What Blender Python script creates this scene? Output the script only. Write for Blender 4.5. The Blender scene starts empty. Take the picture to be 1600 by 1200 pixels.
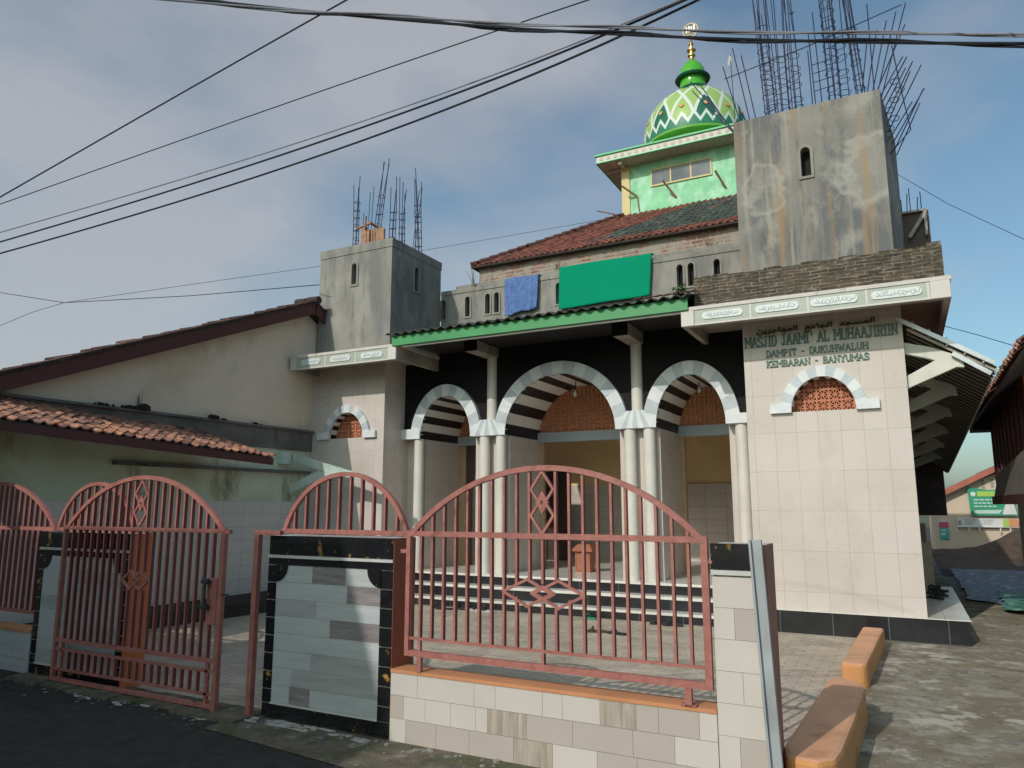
import bpy, bmesh, math, random
from math import sin, cos, pi, radians, sqrt, atan2
from mathutils import Vector, Matrix
random.seed(7)
S = bpy.context.scene
COL = S.collection

# ------------------------------------------------------------------ camera
cd = bpy.data.cameras.new('camera'); cam = bpy.data.objects.new('camera', cd); COL.objects.link(cam)
F, CX, CY = 1150.0, 1600.0, 1200.0
cd.sensor_fit = 'HORIZONTAL'; cd.sensor_width = 36.0; cd.lens = 36.0 * F / CX
cd.clip_start = 0.05; cd.clip_end = 3000
pitch = math.atan(188.0 / F); yaw = radians(27.8)
cam.location = (0, 0, 1.55)
cam.rotation_euler = (pi / 2 + pitch, 0, yaw)
S.camera = cam

# ------------------------------------------------------------------ light
SUN = Vector((0.24, 1.0, -0.65)).normalized()          # the way the light travels
elev = math.asin(-SUN.z)
sl = bpy.data.lights.new('sun', 'SUN'); sl.energy = 2.5; sl.angle = radians(0.5); sl.color = (1.0, 0.945, 0.88)
so = bpy.data.objects.new('sun', sl); COL.objects.link(so)
so.rotation_euler = SUN.to_track_quat('-Z', 'Y').to_euler(); so.location = (-5, -20, 15)
W = bpy.data.worlds.new('World'); S.world = W; W.use_nodes = True
nt = W.node_tree; nt.nodes.clear()
def N(t, ty, **kw):
    n = t.nodes.new(ty)
    for k, v in kw.items():
        if hasattr(n, k): setattr(n, k, v)
    return n
sky = N(nt, 'ShaderNodeTexSky'); sky.sky_type = 'NISHITA'; sky.sun_disc = False
sky.sun_elevation = elev; sky.sun_rotation = atan2(-SUN.x, -SUN.y); sky.altitude = 100
sky.air_density = 1.0; sky.dust_density = 2.6; sky.ozone_density = 1.2
tc = N(nt, 'ShaderNodeTexCoord'); sx = N(nt, 'ShaderNodeSeparateXYZ'); nt.links.new(tc.outputs['Generated'], sx.inputs[0])
mpx = N(nt, 'ShaderNodeMapping'); mpx.inputs['Scale'].default_value = (1.0, 1.0, 2.1); mpx.inputs['Location'].default_value = (0.35, 0.1, 0.2)
nt.links.new(tc.outputs['Generated'], mpx.inputs[0])
no = N(nt, 'ShaderNodeTexNoise'); no.inputs['Scale'].default_value = 2.1; no.inputs['Detail'].default_value = 6; no.inputs['Roughness'].default_value = 0.50
nt.links.new(mpx.outputs[0], no.inputs['Vector'])
# more cloud towards the west (-x) than towards the north-east
ma = N(nt, 'ShaderNodeMath', operation='MULTIPLY_ADD'); nt.links.new(sx.outputs['X'], ma.inputs[0]); ma.inputs[1].default_value = -0.32
nt.links.new(no.outputs['Fac'], ma.inputs[2])
cr = N(nt, 'ShaderNodeValToRGB'); cr.color_ramp.elements[0].position = 0.50; cr.color_ramp.elements[1].position = 0.78
cr.color_ramp.elements[0].color = (0.07, 0.07, 0.07, 1); cr.color_ramp.elements[1].color = (0.72, 0.72, 0.72, 1); nt.links.new(ma.outputs[0], cr.inputs[0])
tint = N(nt, 'ShaderNodeMixRGB', blend_type='MULTIPLY'); tint.inputs[0].default_value = 1; tint.inputs[2].default_value = (0.80, 1.02, 0.98, 1)
nt.links.new(sky.outputs[0], tint.inputs[1])
mx = N(nt, 'ShaderNodeMixRGB'); nt.links.new(cr.outputs[0], mx.inputs[0]); nt.links.new(tint.outputs[0], mx.inputs[1])
mx.inputs[2].default_value = (3.75, 3.7, 3.85, 1)
bg = N(nt, 'ShaderNodeBackground'); bg.inputs[1].default_value = 0.15; nt.links.new(mx.outputs[0], bg.inputs[0])
wo = N(nt, 'ShaderNodeOutputWorld'); nt.links.new(bg.outputs[0], wo.inputs[0])
S.view_settings.view_transform = 'Standard'; S.view_settings.look = 'None'; S.view_settings.exposure = -0.16; S.view_settings.gamma = 1
S.render.engine = 'CYCLES'

# ------------------------------------------------------------------ materials
MATS = {}
def c4(c): return (c[0], c[1], c[2], 1)
def mat(name, col, rough=0.6, var=0.12, ns=2.5, bump=0.15, bs=45, metal=0.0, tile=None, streak=None, blot=None, warp=0, rings=(), edge=0.13, spec=0.5, stretch=(1, 1, 1), attr=None):
    """procedural material; tile=(w,h,mortar,offset,colour2,mortar colour,floor), streak/blot=[(colour, threshold, scale, zscale, strength)]"""
    m = bpy.data.materials.new(name); m.use_nodes = True; t = m.node_tree; L = t.links.new
    b = t.nodes['Principled BSDF']; b.inputs['Roughness'].default_value = rough; b.inputs['Metallic'].default_value = metal
    b.inputs['Specular IOR Level'].default_value = spec
    g = N(t, 'ShaderNodeNewGeometry'); P = g.outputs['Position']
    rgb = N(t, 'ShaderNodeRGB'); rgb.outputs[0].default_value = c4(col); cur = rgb.outputs[0]; hgt = None
    if tile:
        w, h, mo, off, col2, mc, floor = tile
        s = N(t, 'ShaderNodeSeparateXYZ'); L(P, s.inputs[0]); cb = N(t, 'ShaderNodeCombineXYZ')
        if floor: L(s.outputs[0], cb.inputs[0]); L(s.outputs[1], cb.inputs[1])
        else:
            a = N(t, 'ShaderNodeMath', operation='ADD'); L(s.outputs[0], a.inputs[0]); L(s.outputs[1], a.inputs[1])
            L(a.outputs[0], cb.inputs[0]); L(s.outputs[2], cb.inputs[1])
        br = N(t, 'ShaderNodeTexBrick'); br.offset = off; br.inputs['Scale'].default_value = 1
        br.inputs['Brick Width'].default_value = w; br.inputs['Row Height'].default_value = h
        br.inputs['Mortar Size'].default_value = mo; br.inputs['Mortar Smooth'].default_value = 0.1
        br.inputs['Color1'].default_value = c4(col); br.inputs['Color2'].default_value = c4(col2); br.inputs['Mortar'].default_value = c4(mc)
        vec = cb.outputs[0]
        if warp:
            wn_ = N(t, 'ShaderNodeTexNoise'); wn_.inputs['Scale'].default_value = 6; wn_.inputs['Detail'].default_value = 3; L(P, wn_.inputs['Vector'])
            w1 = N(t, 'ShaderNodeVectorMath', operation='MULTIPLY_ADD'); L(wn_.outputs['Color'], w1.inputs[0]); w1.inputs[1].default_value = (warp, warp * 1.6, 0); L(vec, w1.inputs[2]); vec = w1.outputs[0]
        L(vec, br.inputs['Vector']); cur = br.outputs['Color']; hgt = br.outputs['Fac']
    if attr:
        at = N(t, 'ShaderNodeAttribute'); at.attribute_name = attr
        ramp = N(t, 'ShaderNodeValToRGB'); ramp.color_ramp.elements[0].color = c4(col)
        cols = attr_cols[name]
        ramp.color_ramp.elements[0].color = c4(cols[0]); ramp.color_ramp.elements[1].color = c4(cols[-1])
        for i, cc in enumerate(cols[1:-1]):
            e = ramp.color_ramp.elements.new((i + 1) / (len(cols) - 1)); e.color = c4(cc)
        L(at.outputs['Fac'], ramp.inputs[0]); cur = ramp.outputs[0]
    mp = N(t, 'ShaderNodeMapping'); mp.inputs['Scale'].default_value = stretch; L(P, mp.inputs[0])
    n1 = N(t, 'ShaderNodeTexNoise'); n1.inputs['Scale'].default_value = ns; n1.inputs['Detail'].default_value = 7; n1.inputs['Roughness'].default_value = 0.6
    L(mp.outputs[0], n1.inputs['Vector'])
    mr = N(t, 'ShaderNodeMapRange'); mr.inputs[1].default_value = 0.3; mr.inputs[2].default_value = 0.7
    mr.inputs[3].default_value = 1 - var; mr.inputs[4].default_value = 1 + var; L(n1.outputs['Fac'], mr.inputs[0])
    mu = N(t, 'ShaderNodeVectorMath', operation='SCALE'); L(cur, mu.inputs[0]); L(mr.outputs[0], mu.inputs['Scale']); cur = mu.outputs[0]
    for k, (cc, th, sc, zs, st) in enumerate(streak or []):
        m2 = N(t, 'ShaderNodeMapping'); m2.inputs['Scale'].default_value = (sc, sc, sc * zs); m2.inputs['Location'].default_value = (3.1 * k + 1.7, k * 5.0, k * 2.3)
        L(P, m2.inputs[0]); n2 = N(t, 'ShaderNodeTexNoise'); n2.inputs['Scale'].default_value = 1; n2.inputs['Detail'].default_value = 5; n2.inputs['Roughness'].default_value = 0.62
        L(m2.outputs[0], n2.inputs['Vector'])
        r2 = N(t, 'ShaderNodeMapRange'); r2.inputs[1].default_value = th; r2.inputs[2].default_value = th + edge; r2.inputs[4].default_value = st
        L(n2.outputs['Fac'], r2.inputs[0]); mm = N(t, 'ShaderNodeMixRGB'); L(r2.outputs[0], mm.inputs[0]); L(cur, mm.inputs[1]); mm.inputs[2].default_value = c4(cc); cur = mm.outputs[0]
    for (rx_, rz_, ra_, rb_, rc_) in rings:
        sp_ = N(t, 'ShaderNodeVectorMath', operation='MULTIPLY_ADD'); wn2 = N(t, 'ShaderNodeTexNoise'); wn2.inputs['Scale'].default_value = 4; L(P, wn2.inputs['Vector'])
        sb_ = N(t, 'ShaderNodeVectorMath', operation='SUBTRACT'); L(P, sb_.inputs[0]); sb_.inputs[1].default_value = (rx_ + .275, 9.92, rz_ + .275)
        L(wn2.outputs['Color'], sp_.inputs[0]); sp_.inputs[1].default_value = (.55, 0, .55); L(sb_.outputs[0], sp_.inputs[2])
        sc_ = N(t, 'ShaderNodeVectorMath', operation='MULTIPLY'); L(sp_.outputs[0], sc_.inputs[0]); sc_.inputs[1].default_value = (1 / ra_, 0, 1 / rb_)
        ln_ = N(t, 'ShaderNodeVectorMath', operation='LENGTH'); L(sc_.outputs[0], ln_.inputs[0])
        fr_ = N(t, 'ShaderNodeValToRGB'); e_ = fr_.color_ramp.elements; e_[0].position = 0.62; e_[0].color = (.12, .12, .12, 1); e_[1].position = 1.0; e_[1].color = (0, 0, 0, 1)
        q_ = e_.new(.84); q_.color = (.55, .55, .55, 1)
        mo_ = N(t, 'ShaderNodeMath', operation='MULTIPLY'); mo_.inputs[1].default_value = 1.0; L(ln_.outputs['Value'], mo_.inputs[0]); L(mo_.outputs[0], fr_.inputs[0])
        mm = N(t, 'ShaderNodeMixRGB'); L(fr_.outputs[0], mm.inputs[0]); L(cur, mm.inputs[1]); mm.inputs[2].default_value = c4(rc_); cur = mm.outputs[0]
    L(cur, b.inputs['Base Color'])
    n3 = N(t, 'ShaderNodeTexNoise'); n3.inputs['Scale'].default_value = bs; n3.inputs['Detail'].default_value = 4; L(P, n3.inputs['Vector'])
    h = n3.outputs['Fac']
    if hgt is not None:
        su = N(t, 'ShaderNodeMath', operation='MULTIPLY_ADD'); L(hgt, su.inputs[0]); su.inputs[1].default_value = -1.2; L(h, su.inputs[2]); h = su.outputs[0]
    bp = N(t, 'ShaderNodeBump'); bp.inputs['Strength'].default_value = bump; bp.inputs['Distance'].default_value = 0.01; L(h, bp.inputs['Height']); L(bp.outputs[0], b.inputs['Normal'])
    rr = N(t, 'ShaderNodeMapRange'); rr.inputs[3].default_value = max(0.02, rough - 0.1); rr.inputs[4].default_value = min(1, rough + 0.12); L(n1.outputs['Fac'], rr.inputs[0]); L(rr.outputs[0], b.inputs['Roughness'])
    MATS[name] = m
    return m
attr_cols = {'roof_tile': [(0.11, 0.05, 0.04), (0.22, 0.075, 0.05), (0.30, 0.105, 0.075), (0.24, 0.085, 0.07)],
             'old_tile': [(0.11, 0.055, 0.045), (0.32, 0.15, 0.10), (0.50, 0.24, 0.14), (0.38, 0.18, 0.125), (0.20, 0.11, 0.09)],
             'dark_roof_tile': [(0.05, 0.03, 0.028), (0.11, 0.055, 0.045), (0.075, 0.04, 0.035), (0.24, 0.12, 0.09)],
             'moss_tile': [(0.05, 0.06, 0.05), (0.10, 0.12, 0.10), (0.075, 0.09, 0.08), (0.16, 0.18, 0.16)]}
DK = (0.06, 0.055, 0.05)
mat('cream_tile', (0.62, 0.555, 0.51), 0.28, 0.05, 1.2, 0.25, 8, tile=(0.258, 0.49, 0.0028, 0.0, (0.585, 0.515, 0.465), (0.42, 0.37, 0.33), False), streak=[((0.50, 0.43, 0.36), 0.56, 2.4, 0.5, 0.45), ((0.66, 0.59, 0.52), 0.56, 1.3, 0.6, 0.5)])
mat('cream_tile_warm', (0.50, 0.41, 0.33), 0.4, 0.08, 1.2, 0.25, 8, tile=(0.30, 0.36, 0.004, 0.0, (0.42, 0.34, 0.27), (0.33, 0.27, 0.22), False))
mat('column_cream', (0.66, 0.63, 0.57), 0.45, 0.08, 3, 0.15, 20, streak=[((0.42, 0.38, 0.32), 0.6, 3, 0.15, 0.5)])
mat('floor_tile', (0.74, 0.70, 0.64), 0.22, 0.06, 2, 0.1, 20, tile=(0.3, 0.3, 0.004, 0.0, (0.70, 0.66, 0.60), (0.45, 0.42, 0.38), True), streak=[((0.36, 0.31, 0.26), 0.62, 1.6, 1, 0.5)])
mat('black_tile', (0.020, 0.021, 0.024), 0.16, 0.3, 3, 0.06, 10, tile=(0.6, 0.6, 0.004, 0.0, (0.026, 0.027, 0.03), (0.14, 0.14, 0.14), False), streak=[((0.09, 0.09, 0.09), 0.66, 2.2, 0.6, 0.6)])
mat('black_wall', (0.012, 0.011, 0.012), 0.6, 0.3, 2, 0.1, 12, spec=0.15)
mat('marble_white', (0.70, 0.73, 0.74), 0.35, 0.10, 5, 0.08, 12, streak=[((0.55, 0.59, 0.62), 0.55, 7, 1, 0.5)])
mat('marble_grey', (0.50, 0.55, 0.58), 0.35, 0.12, 5, 0.08, 12, streak=[((0.36, 0.42, 0.47), 0.55, 8, 1, 0.5)])
mat('stripe_black', (0.010, 0.010, 0.011), 0.45, 0.2)
mat('stripe_cream', (0.84, 0.81, 0.76), 0.45, 0.06, streak=[((0.60, 0.53, 0.44), 0.58, 2.0, 1, 0.5)])
mat('concrete', (0.28, 0.265, 0.235), 0.88, 0.16, 1.6, 0.5, 30, streak=[((0.17, 0.168, 0.165), 0.46, 2.6, 0.25, 0.8), ((0.38, 0.36, 0.32), 0.54, 2.2, 0.5, 0.55), ((0.10, 0.10, 0.10), 0.58, 6.0, 0.12, 0.6)])
mat('concrete_rust', (0.245, 0.232, 0.208), 0.88, 0.18, 1.8, 0.5, 28, streak=[((0.125, 0.13, 0.135), 0.46, 2.3, 0.3, 0.8), ((0.40, 0.38, 0.33), 0.54, 2.6, 0.8, 0.55), ((0.34, 0.22, 0.11), 0.545, 6.5, 0.05, 0.85), ((0.40, 0.35, 0.27), 0.55, 11.0, 0.04, 0.6), ((0.11, 0.105, 0.10), 0.60, 7.0, 0.14, 0.7)], rings=[(-1.33, 5.76, .28, .42, (.42, .40, .36)), (-.07, 5.75, .36, .55, (.44, .42, .37))])
mat('niche_frame', (0.27, 0.255, 0.225), 0.85, 0.15)
mat('painted_dark_back', (0.012, 0.012, 0.013), 0.9, 0.1)  # near-black colour painted in for the unlit depth of recesses
mat('cornice_white', (0.62, 0.585, 0.54), 0.5, 0.06, 2, 0.1, 20, streak=[((0.30, 0.25, 0.19), 0.62, 5, 0.25, 0.7)])
mat('cornice_cap', (0.60, 0.55, 0.50), 0.6, 0.1, 4, 0.2, 30, streak=[((0.24, 0.21, 0.18), 0.58, 5, 0.6, 0.7)])
mat('panel_green', (0.39, 0.43, 0.36), 0.45, 0.1, 3, 0.1, 20, streak=[((0.36, 0.29, 0.18), 0.64, 4, 0.2, 0.7)])
mat('cartouche_white', (0.68, 0.71, 0.70), 0.45, 0.05)
mat('script_grey', (0.36, 0.42, 0.42), 0.5, 0.1)
mat('soffit', (0.36, 0.32, 0.27), 0.7, 0.2, 2, 0.2, 20, streak=[((0.16, 0.13, 0.11), 0.55, 1.5, 1, 0.7)])
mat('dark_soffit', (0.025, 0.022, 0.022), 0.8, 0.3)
mat('terracotta', (0.50, 0.185, 0.10), 0.75, 0.15, 8, 0.3, 50)
mat('green_fascia', (0.055, 0.29, 0.10), 0.5, 0.12, 2, 0.15, 20, streak=[((0.05, 0.20, 0.08), 0.62, 3, 0.4, 0.6)])
mat('light_strip', (0.42, 0.42, 0.38), 0.5)
mat('asbestos_dark', (0.055, 0.06, 0.05), 0.9, 0.4, 6, 0.6, 40, streak=[((0.13, 0.17, 0.08), 0.6, 5, 1, 0.6)])
mat('wall_green', (0.27, 0.62, 0.36), 0.7, 0.18, 3.5, 1.0, 9, streak=[((0.52, 0.80, 0.60), 0.48, 4, 0.7, 0.7), ((0.16, 0.42, 0.25), 0.64, 4, 0.3, 0.4)])
mat('pillar_yellow', (0.68, 0.56, 0.26), 0.6, 0.1)
mat('frame_yellow', (0.60, 0.48, 0.22), 0.5, 0.1)
mat('glass_dark', (0.055, 0.075, 0.10), 0.12, 0.2, spec=0.35, bump=0.02)
mat('rafter_wood', (0.42, 0.37, 0.30), 0.8, 0.2, 8)
mat('terrace_trim', (0.10, 0.50, 0.22), 0.5, 0.1)
mat('trim_panel', (0.55, 0.60, 0.50), 0.5, 0.1)
mat('trim_motif', (0.62, 0.45, 0.38), 0.6, 0.2)
mat('lime', (0.16, 0.38, 0.05), 0.28, 0.08)
mat('bright_green', (0.09, 0.42, 0.035), 0.16, 0.06, bump=0.03)
mat('deep_green', (0.008, 0.09, 0.045), 0.2, 0.1, bump=0.03)
mat('brass', (0.72, 0.42, 0.17), 0.28, 0.1, metal=0.9, bump=0.04)
mat('gold_pale', (0.80, 0.66, 0.40), 0.4, 0.1, metal=0.3)
mat('rosette', (0.72, 0.36, 0.14), 0.5, 0.1)
mat('roof_tile', (0.3, 0.1, 0.07), 0.75, 0.15, 9, 0.3, 50, attr='rnd')
mat('old_tile', (0.3, 0.1, 0.07), 0.85, 0.25, 14, 0.4, 60, attr='rnd', streak=[((0.05, 0.045, 0.04), 0.54, 11, 1, 0.75)])
mat('dark_roof_tile', (0.1, 0.05, 0.04), 0.9, 0.3, 14, 0.5, 60, attr='rnd')
mat('moss_tile', (0.1, 0.1, 0.1), 0.9, 0.3, 14, 0.5, 60, attr='rnd')
mat('old_brick', (0.11, 0.075, 0.05), 0.95, 0.45, 9, 1.0, 30, tile=(0.20, 0.044, 0.006, 0.5, (0.055, 0.045, 0.032), (0.22, 0.19, 0.145), False), streak=[((0.085, 0.075, 0.045), 0.47, 7, 2.2, 0.8), ((0.030, 0.027, 0.025), 0.54, 9, 2.5, 0.8), ((0.40, 0.36, 0.28), 0.585, 9, 5.0, 0.8)], warp=0.030)
mat('brick_red', (0.30, 0.13, 0.085), 0.95, 0.3, 7, 0.9, 30, tile=(0.22, 0.066, 0.012, 0.5, (0.24, 0.12, 0.09), (0.36, 0.32, 0.27), False), streak=[((0.36, 0.33, 0.28), 0.43, 3, 1, 0.85)])
mat('blue_cloth', (0.105, 0.19, 0.42), 0.95, 0.25, 16, 0.5, 60, streak=[((0.045, 0.085, 0.24), 0.54, 22, 0.35, 0.7)])
mat('green_cloth', (0.003, 0.27, 0.145), 0.9, 0.05, 1.5, 0.02, 8, spec=0.08)
mat('rebar', (0.022, 0.024, 0.065), 0.7, 0.3, 20)
mat('form_wood', (0.34, 0.19, 0.115), 0.85, 0.25, 10, 0.3, 40)
mat('grey_wood', (0.42, 0.37, 0.33), 0.85, 0.2, 10, 0.3, 40)
mat('sign_green', (0.10, 0.19, 0.165), 0.5, 0.08)
mat('sign_dark', (0.025, 0.04, 0.03), 0.5, 0.08)
# fence
mat('pink_paint', (0.385, 0.145, 0.12), 0.48, 0.20, 9, 0.25, 60, streak=[((0.26, 0.085, 0.06), 0.57, 14, 0.5, 0.6), ((0.46, 0.22, 0.18), 0.58, 8, 0.6, 0.5), ((0.12, 0.05, 0.035), 0.68, 26, 1, 0.8)])
mat('orange_paint', (0.60, 0.26, 0.12), 0.6, 0.1, 3, 0.3, 40, streak=[((0.30, 0.12, 0.06), 0.62, 4, 0.3, 0.6)])
mat('kerb_orange', (0.68, 0.35, 0.20), 0.7, 0.12, 3, 0.4, 40, streak=[((0.45, 0.22, 0.11), 0.56, 4, 1, 0.6), ((0.12, 0.06, 0.04), 0.70, 9, 1, 0.8)])
mat('kerb_yellow', (0.58, 0.27, 0.10), 0.7, 0.12, 3, 0.4, 40, streak=[((0.30, 0.12, 0.03), 0.62, 6, 1, 0.6)])
mat('rust_pier', (0.33, 0.09, 0.045), 0.7, 0.2, 3, 0.3, 30, streak=[((0.10, 0.03, 0.02), 0.64, 5, 0.5, 0.7)])
mat('black_marble', (0.014, 0.014, 0.016), 0.14, 0.3, 4, 0.05, 10, streak=[((0.62, 0.34, 0.07), 0.615, 11, 1, 0.95), ((0.32, 0.26, 0.20), 0.655, 19, 1, 0.8)])
mat('spill', (0.46, 0.44, 0.41), 0.95, 0.35, 14, 0.8, 40)
mat('crumb', (0.30, 0.28, 0.25), 0.95, 0.3, 9)
mat('grout', (0.55, 0.54, 0.51), 0.8, 0.15)
mat('fence_tile', (0.60, 0.55, 0.505), 0.38, 0.05, 1.5, 0.25, 12, streak=[((0.45, 0.39, 0.33), 0.66, 3, 0.5, 0.3)])
mat('fence_tile_b', (0.47, 0.415, 0.37), 0.38, 0.06, 1.5, 0.25, 12)
mat('fence_tile_wood', (0.42, 0.36, 0.30), 0.45, 0.30, 5, 0.25, 12, stretch=(9, 9, 0.7))
mat('plank_a', (0.46, 0.48, 0.48), 0.5, 0.10, 3, 0.15, 20, stretch=(1, 1, 9))
mat('plank_b', (0.38, 0.385, 0.375), 0.5, 0.16, 3, 0.15, 20, stretch=(1, 1, 9))
mat('plank_c', (0.25, 0.22, 0.22), 0.5, 0.30, 4, 0.15, 20, stretch=(1, 1, 9))
mat('steel', (0.36, 0.385, 0.40), 0.45, 0.2, 3, 0.1, 30, metal=0.1, streak=[((0.18, 0.15, 0.13), 0.63, 5, 0.3, 0.5)])
mat('iron_black', (0.03, 0.035, 0.035), 0.5, 0.2)
# ground
mat('asphalt', (0.040, 0.033, 0.030), 0.93, 0.45, 9, 1.0, 120, streak=[((0.075, 0.062, 0.058), 0.54, 1.3, 1, 0.7), ((0.018, 0.016, 0.016), 0.55, 5, 1, 0.7), ((0.12, 0.11, 0.10), 0.63, 38, 1, 0.7)])
mat('road_edge', (0.15, 0.125, 0.09), 0.95, 0.45, 8, 1.0, 60, streak=[((0.07, 0.085, 0.03), 0.48, 3.5, 1, 0.75), ((0.40, 0.39, 0.36), 0.585, 8, 1, 0.85), ((0.04, 0.035, 0.03), 0.60, 5, 1, 0.7)])
mat('paving', (0.54, 0.45, 0.35), 0.85, 0.20, 2.2, 0.7, 25, tile=(0.21, 0.10, 0.005, 0.5, (0.46, 0.385, 0.30), (0.33, 0.28, 0.22), True), streak=[((0.60, 0.54, 0.45), 0.54, 1.3, 1, 0.5), ((0.24, 0.215, 0.175), 0.56, 2.6, 1, 0.6)], warp=0.035)
mat('mossy_concrete', (0.28, 0.245, 0.19), 0.95, 0.4, 7, 1.0, 60, edge=.06, streak=[((0.19, 0.165, 0.095), 0.47, 2.2, 1, 0.65), ((0.18, 0.13, 0.09), 0.56, 1.3, 1, 0.6), ((0.52, 0.48, 0.40), 0.57, 3.0, 1, 0.75), ((0.12, 0.10, 0.075), 0.58, 7.5, 1, 0.6), ((0.42, 0.39, 0.33), 0.60, 9, 1, 0.6), ((0.7, 0.68, 0.63), 0.69, 18, 1, 0.9)])
mat('soil', (0.10, 0.065, 0.045), 0.98, 0.35, 5, 1.0, 30)
mat('earth_dark', (0.045, 0.035, 0.032), 0.98, 0.35, 3, 1.0, 30)
mat('field', (0.09, 0.10, 0.05), 0.98, 0.3, 0.5, 1.0, 10)
# neighbours
mat('plaster_beige', (0.74, 0.62, 0.50), 0.85, 0.07, 0.7, 0.3, 20, streak=[((0.52, 0.40, 0.25), 0.56, 0.5, 1, 0.6), ((0.42, 0.37, 0.32), 0.60, 1.2, 0.8, 0.6)])
mat('plaster_green', (0.60, 0.66, 0.52), 0.85, 0.12, 1.2, 0.3, 20, streak=[((0.42, 0.40, 0.24), 0.52, 0.7, 1, 0.6), ((0.13, 0.12, 0.08), 0.56, 2.2, 0.4, 0.75)])
mat('wet_grey', (0.15, 0.14, 0.135), 0.9, 0.3, 3, 0.4, 20, streak=[((0.05, 0.05, 0.045), 0.55, 3, 0.4, 0.8)])
mat('dado_white', (0.66, 0.62, 0.57), 0.4, 0.06, 1.2, 0.2, 12, tile=(0.4, 0.2, 0.004, 0.0, (0.60, 0.59, 0.57), (0.42, 0.41, 0.40), False))
mat('side_wood', (0.085, 0.055, 0.05), 0.8, 0.3, 6, 0.3, 30)
mat('orange_side', (0.66, 0.18, 0.06), 0.7, 0.15, 3, 0.3, 30)
mat('brown_pier', (0.40, 0.17, 0.115), 0.7, 0.15, 3, 0.3, 30)
mat('maroon', (0.085, 0.022, 0.022), 0.6, 0.2, 3, 0.15, 20)
mat('mint', (0.50, 0.60, 0.53), 0.6, 0.14, 3, 0.2, 20, streak=[((0.26, 0.38, 0.30), 0.6, 4, 1, 0.6)])
mat('bracket_white', (0.66, 0.66, 0.58), 0.6, 0.1, 3, 0.2, 20, streak=[((0.36, 0.50, 0.38), 0.58, 3, 1, 0.6)])
mat('dark_tile_under', (0.05, 0.036, 0.03), 0.9, 0.4, 12)
mat('gutter_metal', (0.50, 0.53, 0.55), 0.35, 0.12, 4, 0.1, 30, metal=0.5)
mat('house_cream', (0.66, 0.53, 0.40), 0.8, 0.05, 1, 0.2, 20)
mat('house_roof', (0.42, 0.14, 0.09), 0.8, 0.2, 4, 0.4, 20)
mat('banner_green', (0.03, 0.30, 0.17), 0.6, 0.1)
mat('banner_pale', (0.50, 0.66, 0.58), 0.6, 0.1)
mat('banner_lime', (0.36, 0.55, 0.10), 0.6, 0.1)
mat('white_print', (0.66, 0.66, 0.64), 0.6, 0.08)
mat('grey_print', (0.28, 0.29, 0.29), 0.6, 0.1)
mat('pink_print', (0.62, 0.08, 0.16), 0.6, 0.1)
mat('teal_print', (0.05, 0.40, 0.34), 0.6, 0.1)
mat('orange_wall', (0.44, 0.13, 0.045), 0.7, 0.25, 2, 0.3, 20, streak=[((0.16, 0.05, 0.03), 0.55, 2, 0.4, 0.7)])
mat('awning_grey', (0.20, 0.17, 0.155), 0.8, 0.2)
mat('interior_yellow', (0.88, 0.66, 0.36), 0.8, 0.10, 1)
mat('interior_dado', (0.72, 0.62, 0.54), 0.4, 0.06, 1, tile=(0.4, 0.25, 0.005, 0.0, (0.60, 0.54, 0.47), (0.4, 0.36, 0.33), False))
mat('door_wood', (0.22, 0.11, 0.055), 0.55, 0.25, 6, 0.2, 30, stretch=(4, 4, 0.5))
mat('door_pale', (0.42, 0.29, 0.17), 0.55, 0.15, 6, 0.2, 30)
mat('dark_door', (0.06, 0.035, 0.028), 0.5, 0.25, 6)
mat('lintel_blue', (0.33, 0.37, 0.41), 0.4, 0.08)
mat('box_wood', (0.36, 0.13, 0.075), 0.45, 0.15, 5, 0.15, 30)
mat('bulb_white', (0.8, 0.8, 0.78), 0.3, 0.03)
mat('cable_black', (0.02, 0.022, 0.03), 0.45, 0.2)
mat('cable_grey', (0.28, 0.28, 0.32), 0.45, 0.2)
mat('rubber_black', (0.02, 0.02, 0.022), 0.6, 0.2)
mat('rubber_green', (0.04, 0.26, 0.16), 0.6, 0.1)
mat('rubber_blue', (0.05, 0.08, 0.20), 0.6, 0.1)
mat('rubber_brown', (0.10, 0.05, 0.03), 0.6, 0.1)
mat('rubber_white', (0.5, 0.5, 0.48), 0.6, 0.1)
mat('dry_twig', (0.20, 0.16, 0.10), 0.9, 0.2)
mat('leaf_green', (0.06, 0.16, 0.035), 0.7, 0.3)
mat('opposite_wall', (0.42, 0.38, 0.32), 0.8, 0.1, 1)
mat('paper', (0.50, 0.50, 0.52), 0.8, 0.05)
mat('moss_black', (0.018, 0.018, 0.016), 0.98, 0.3, 20, 1.0, 30)
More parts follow.
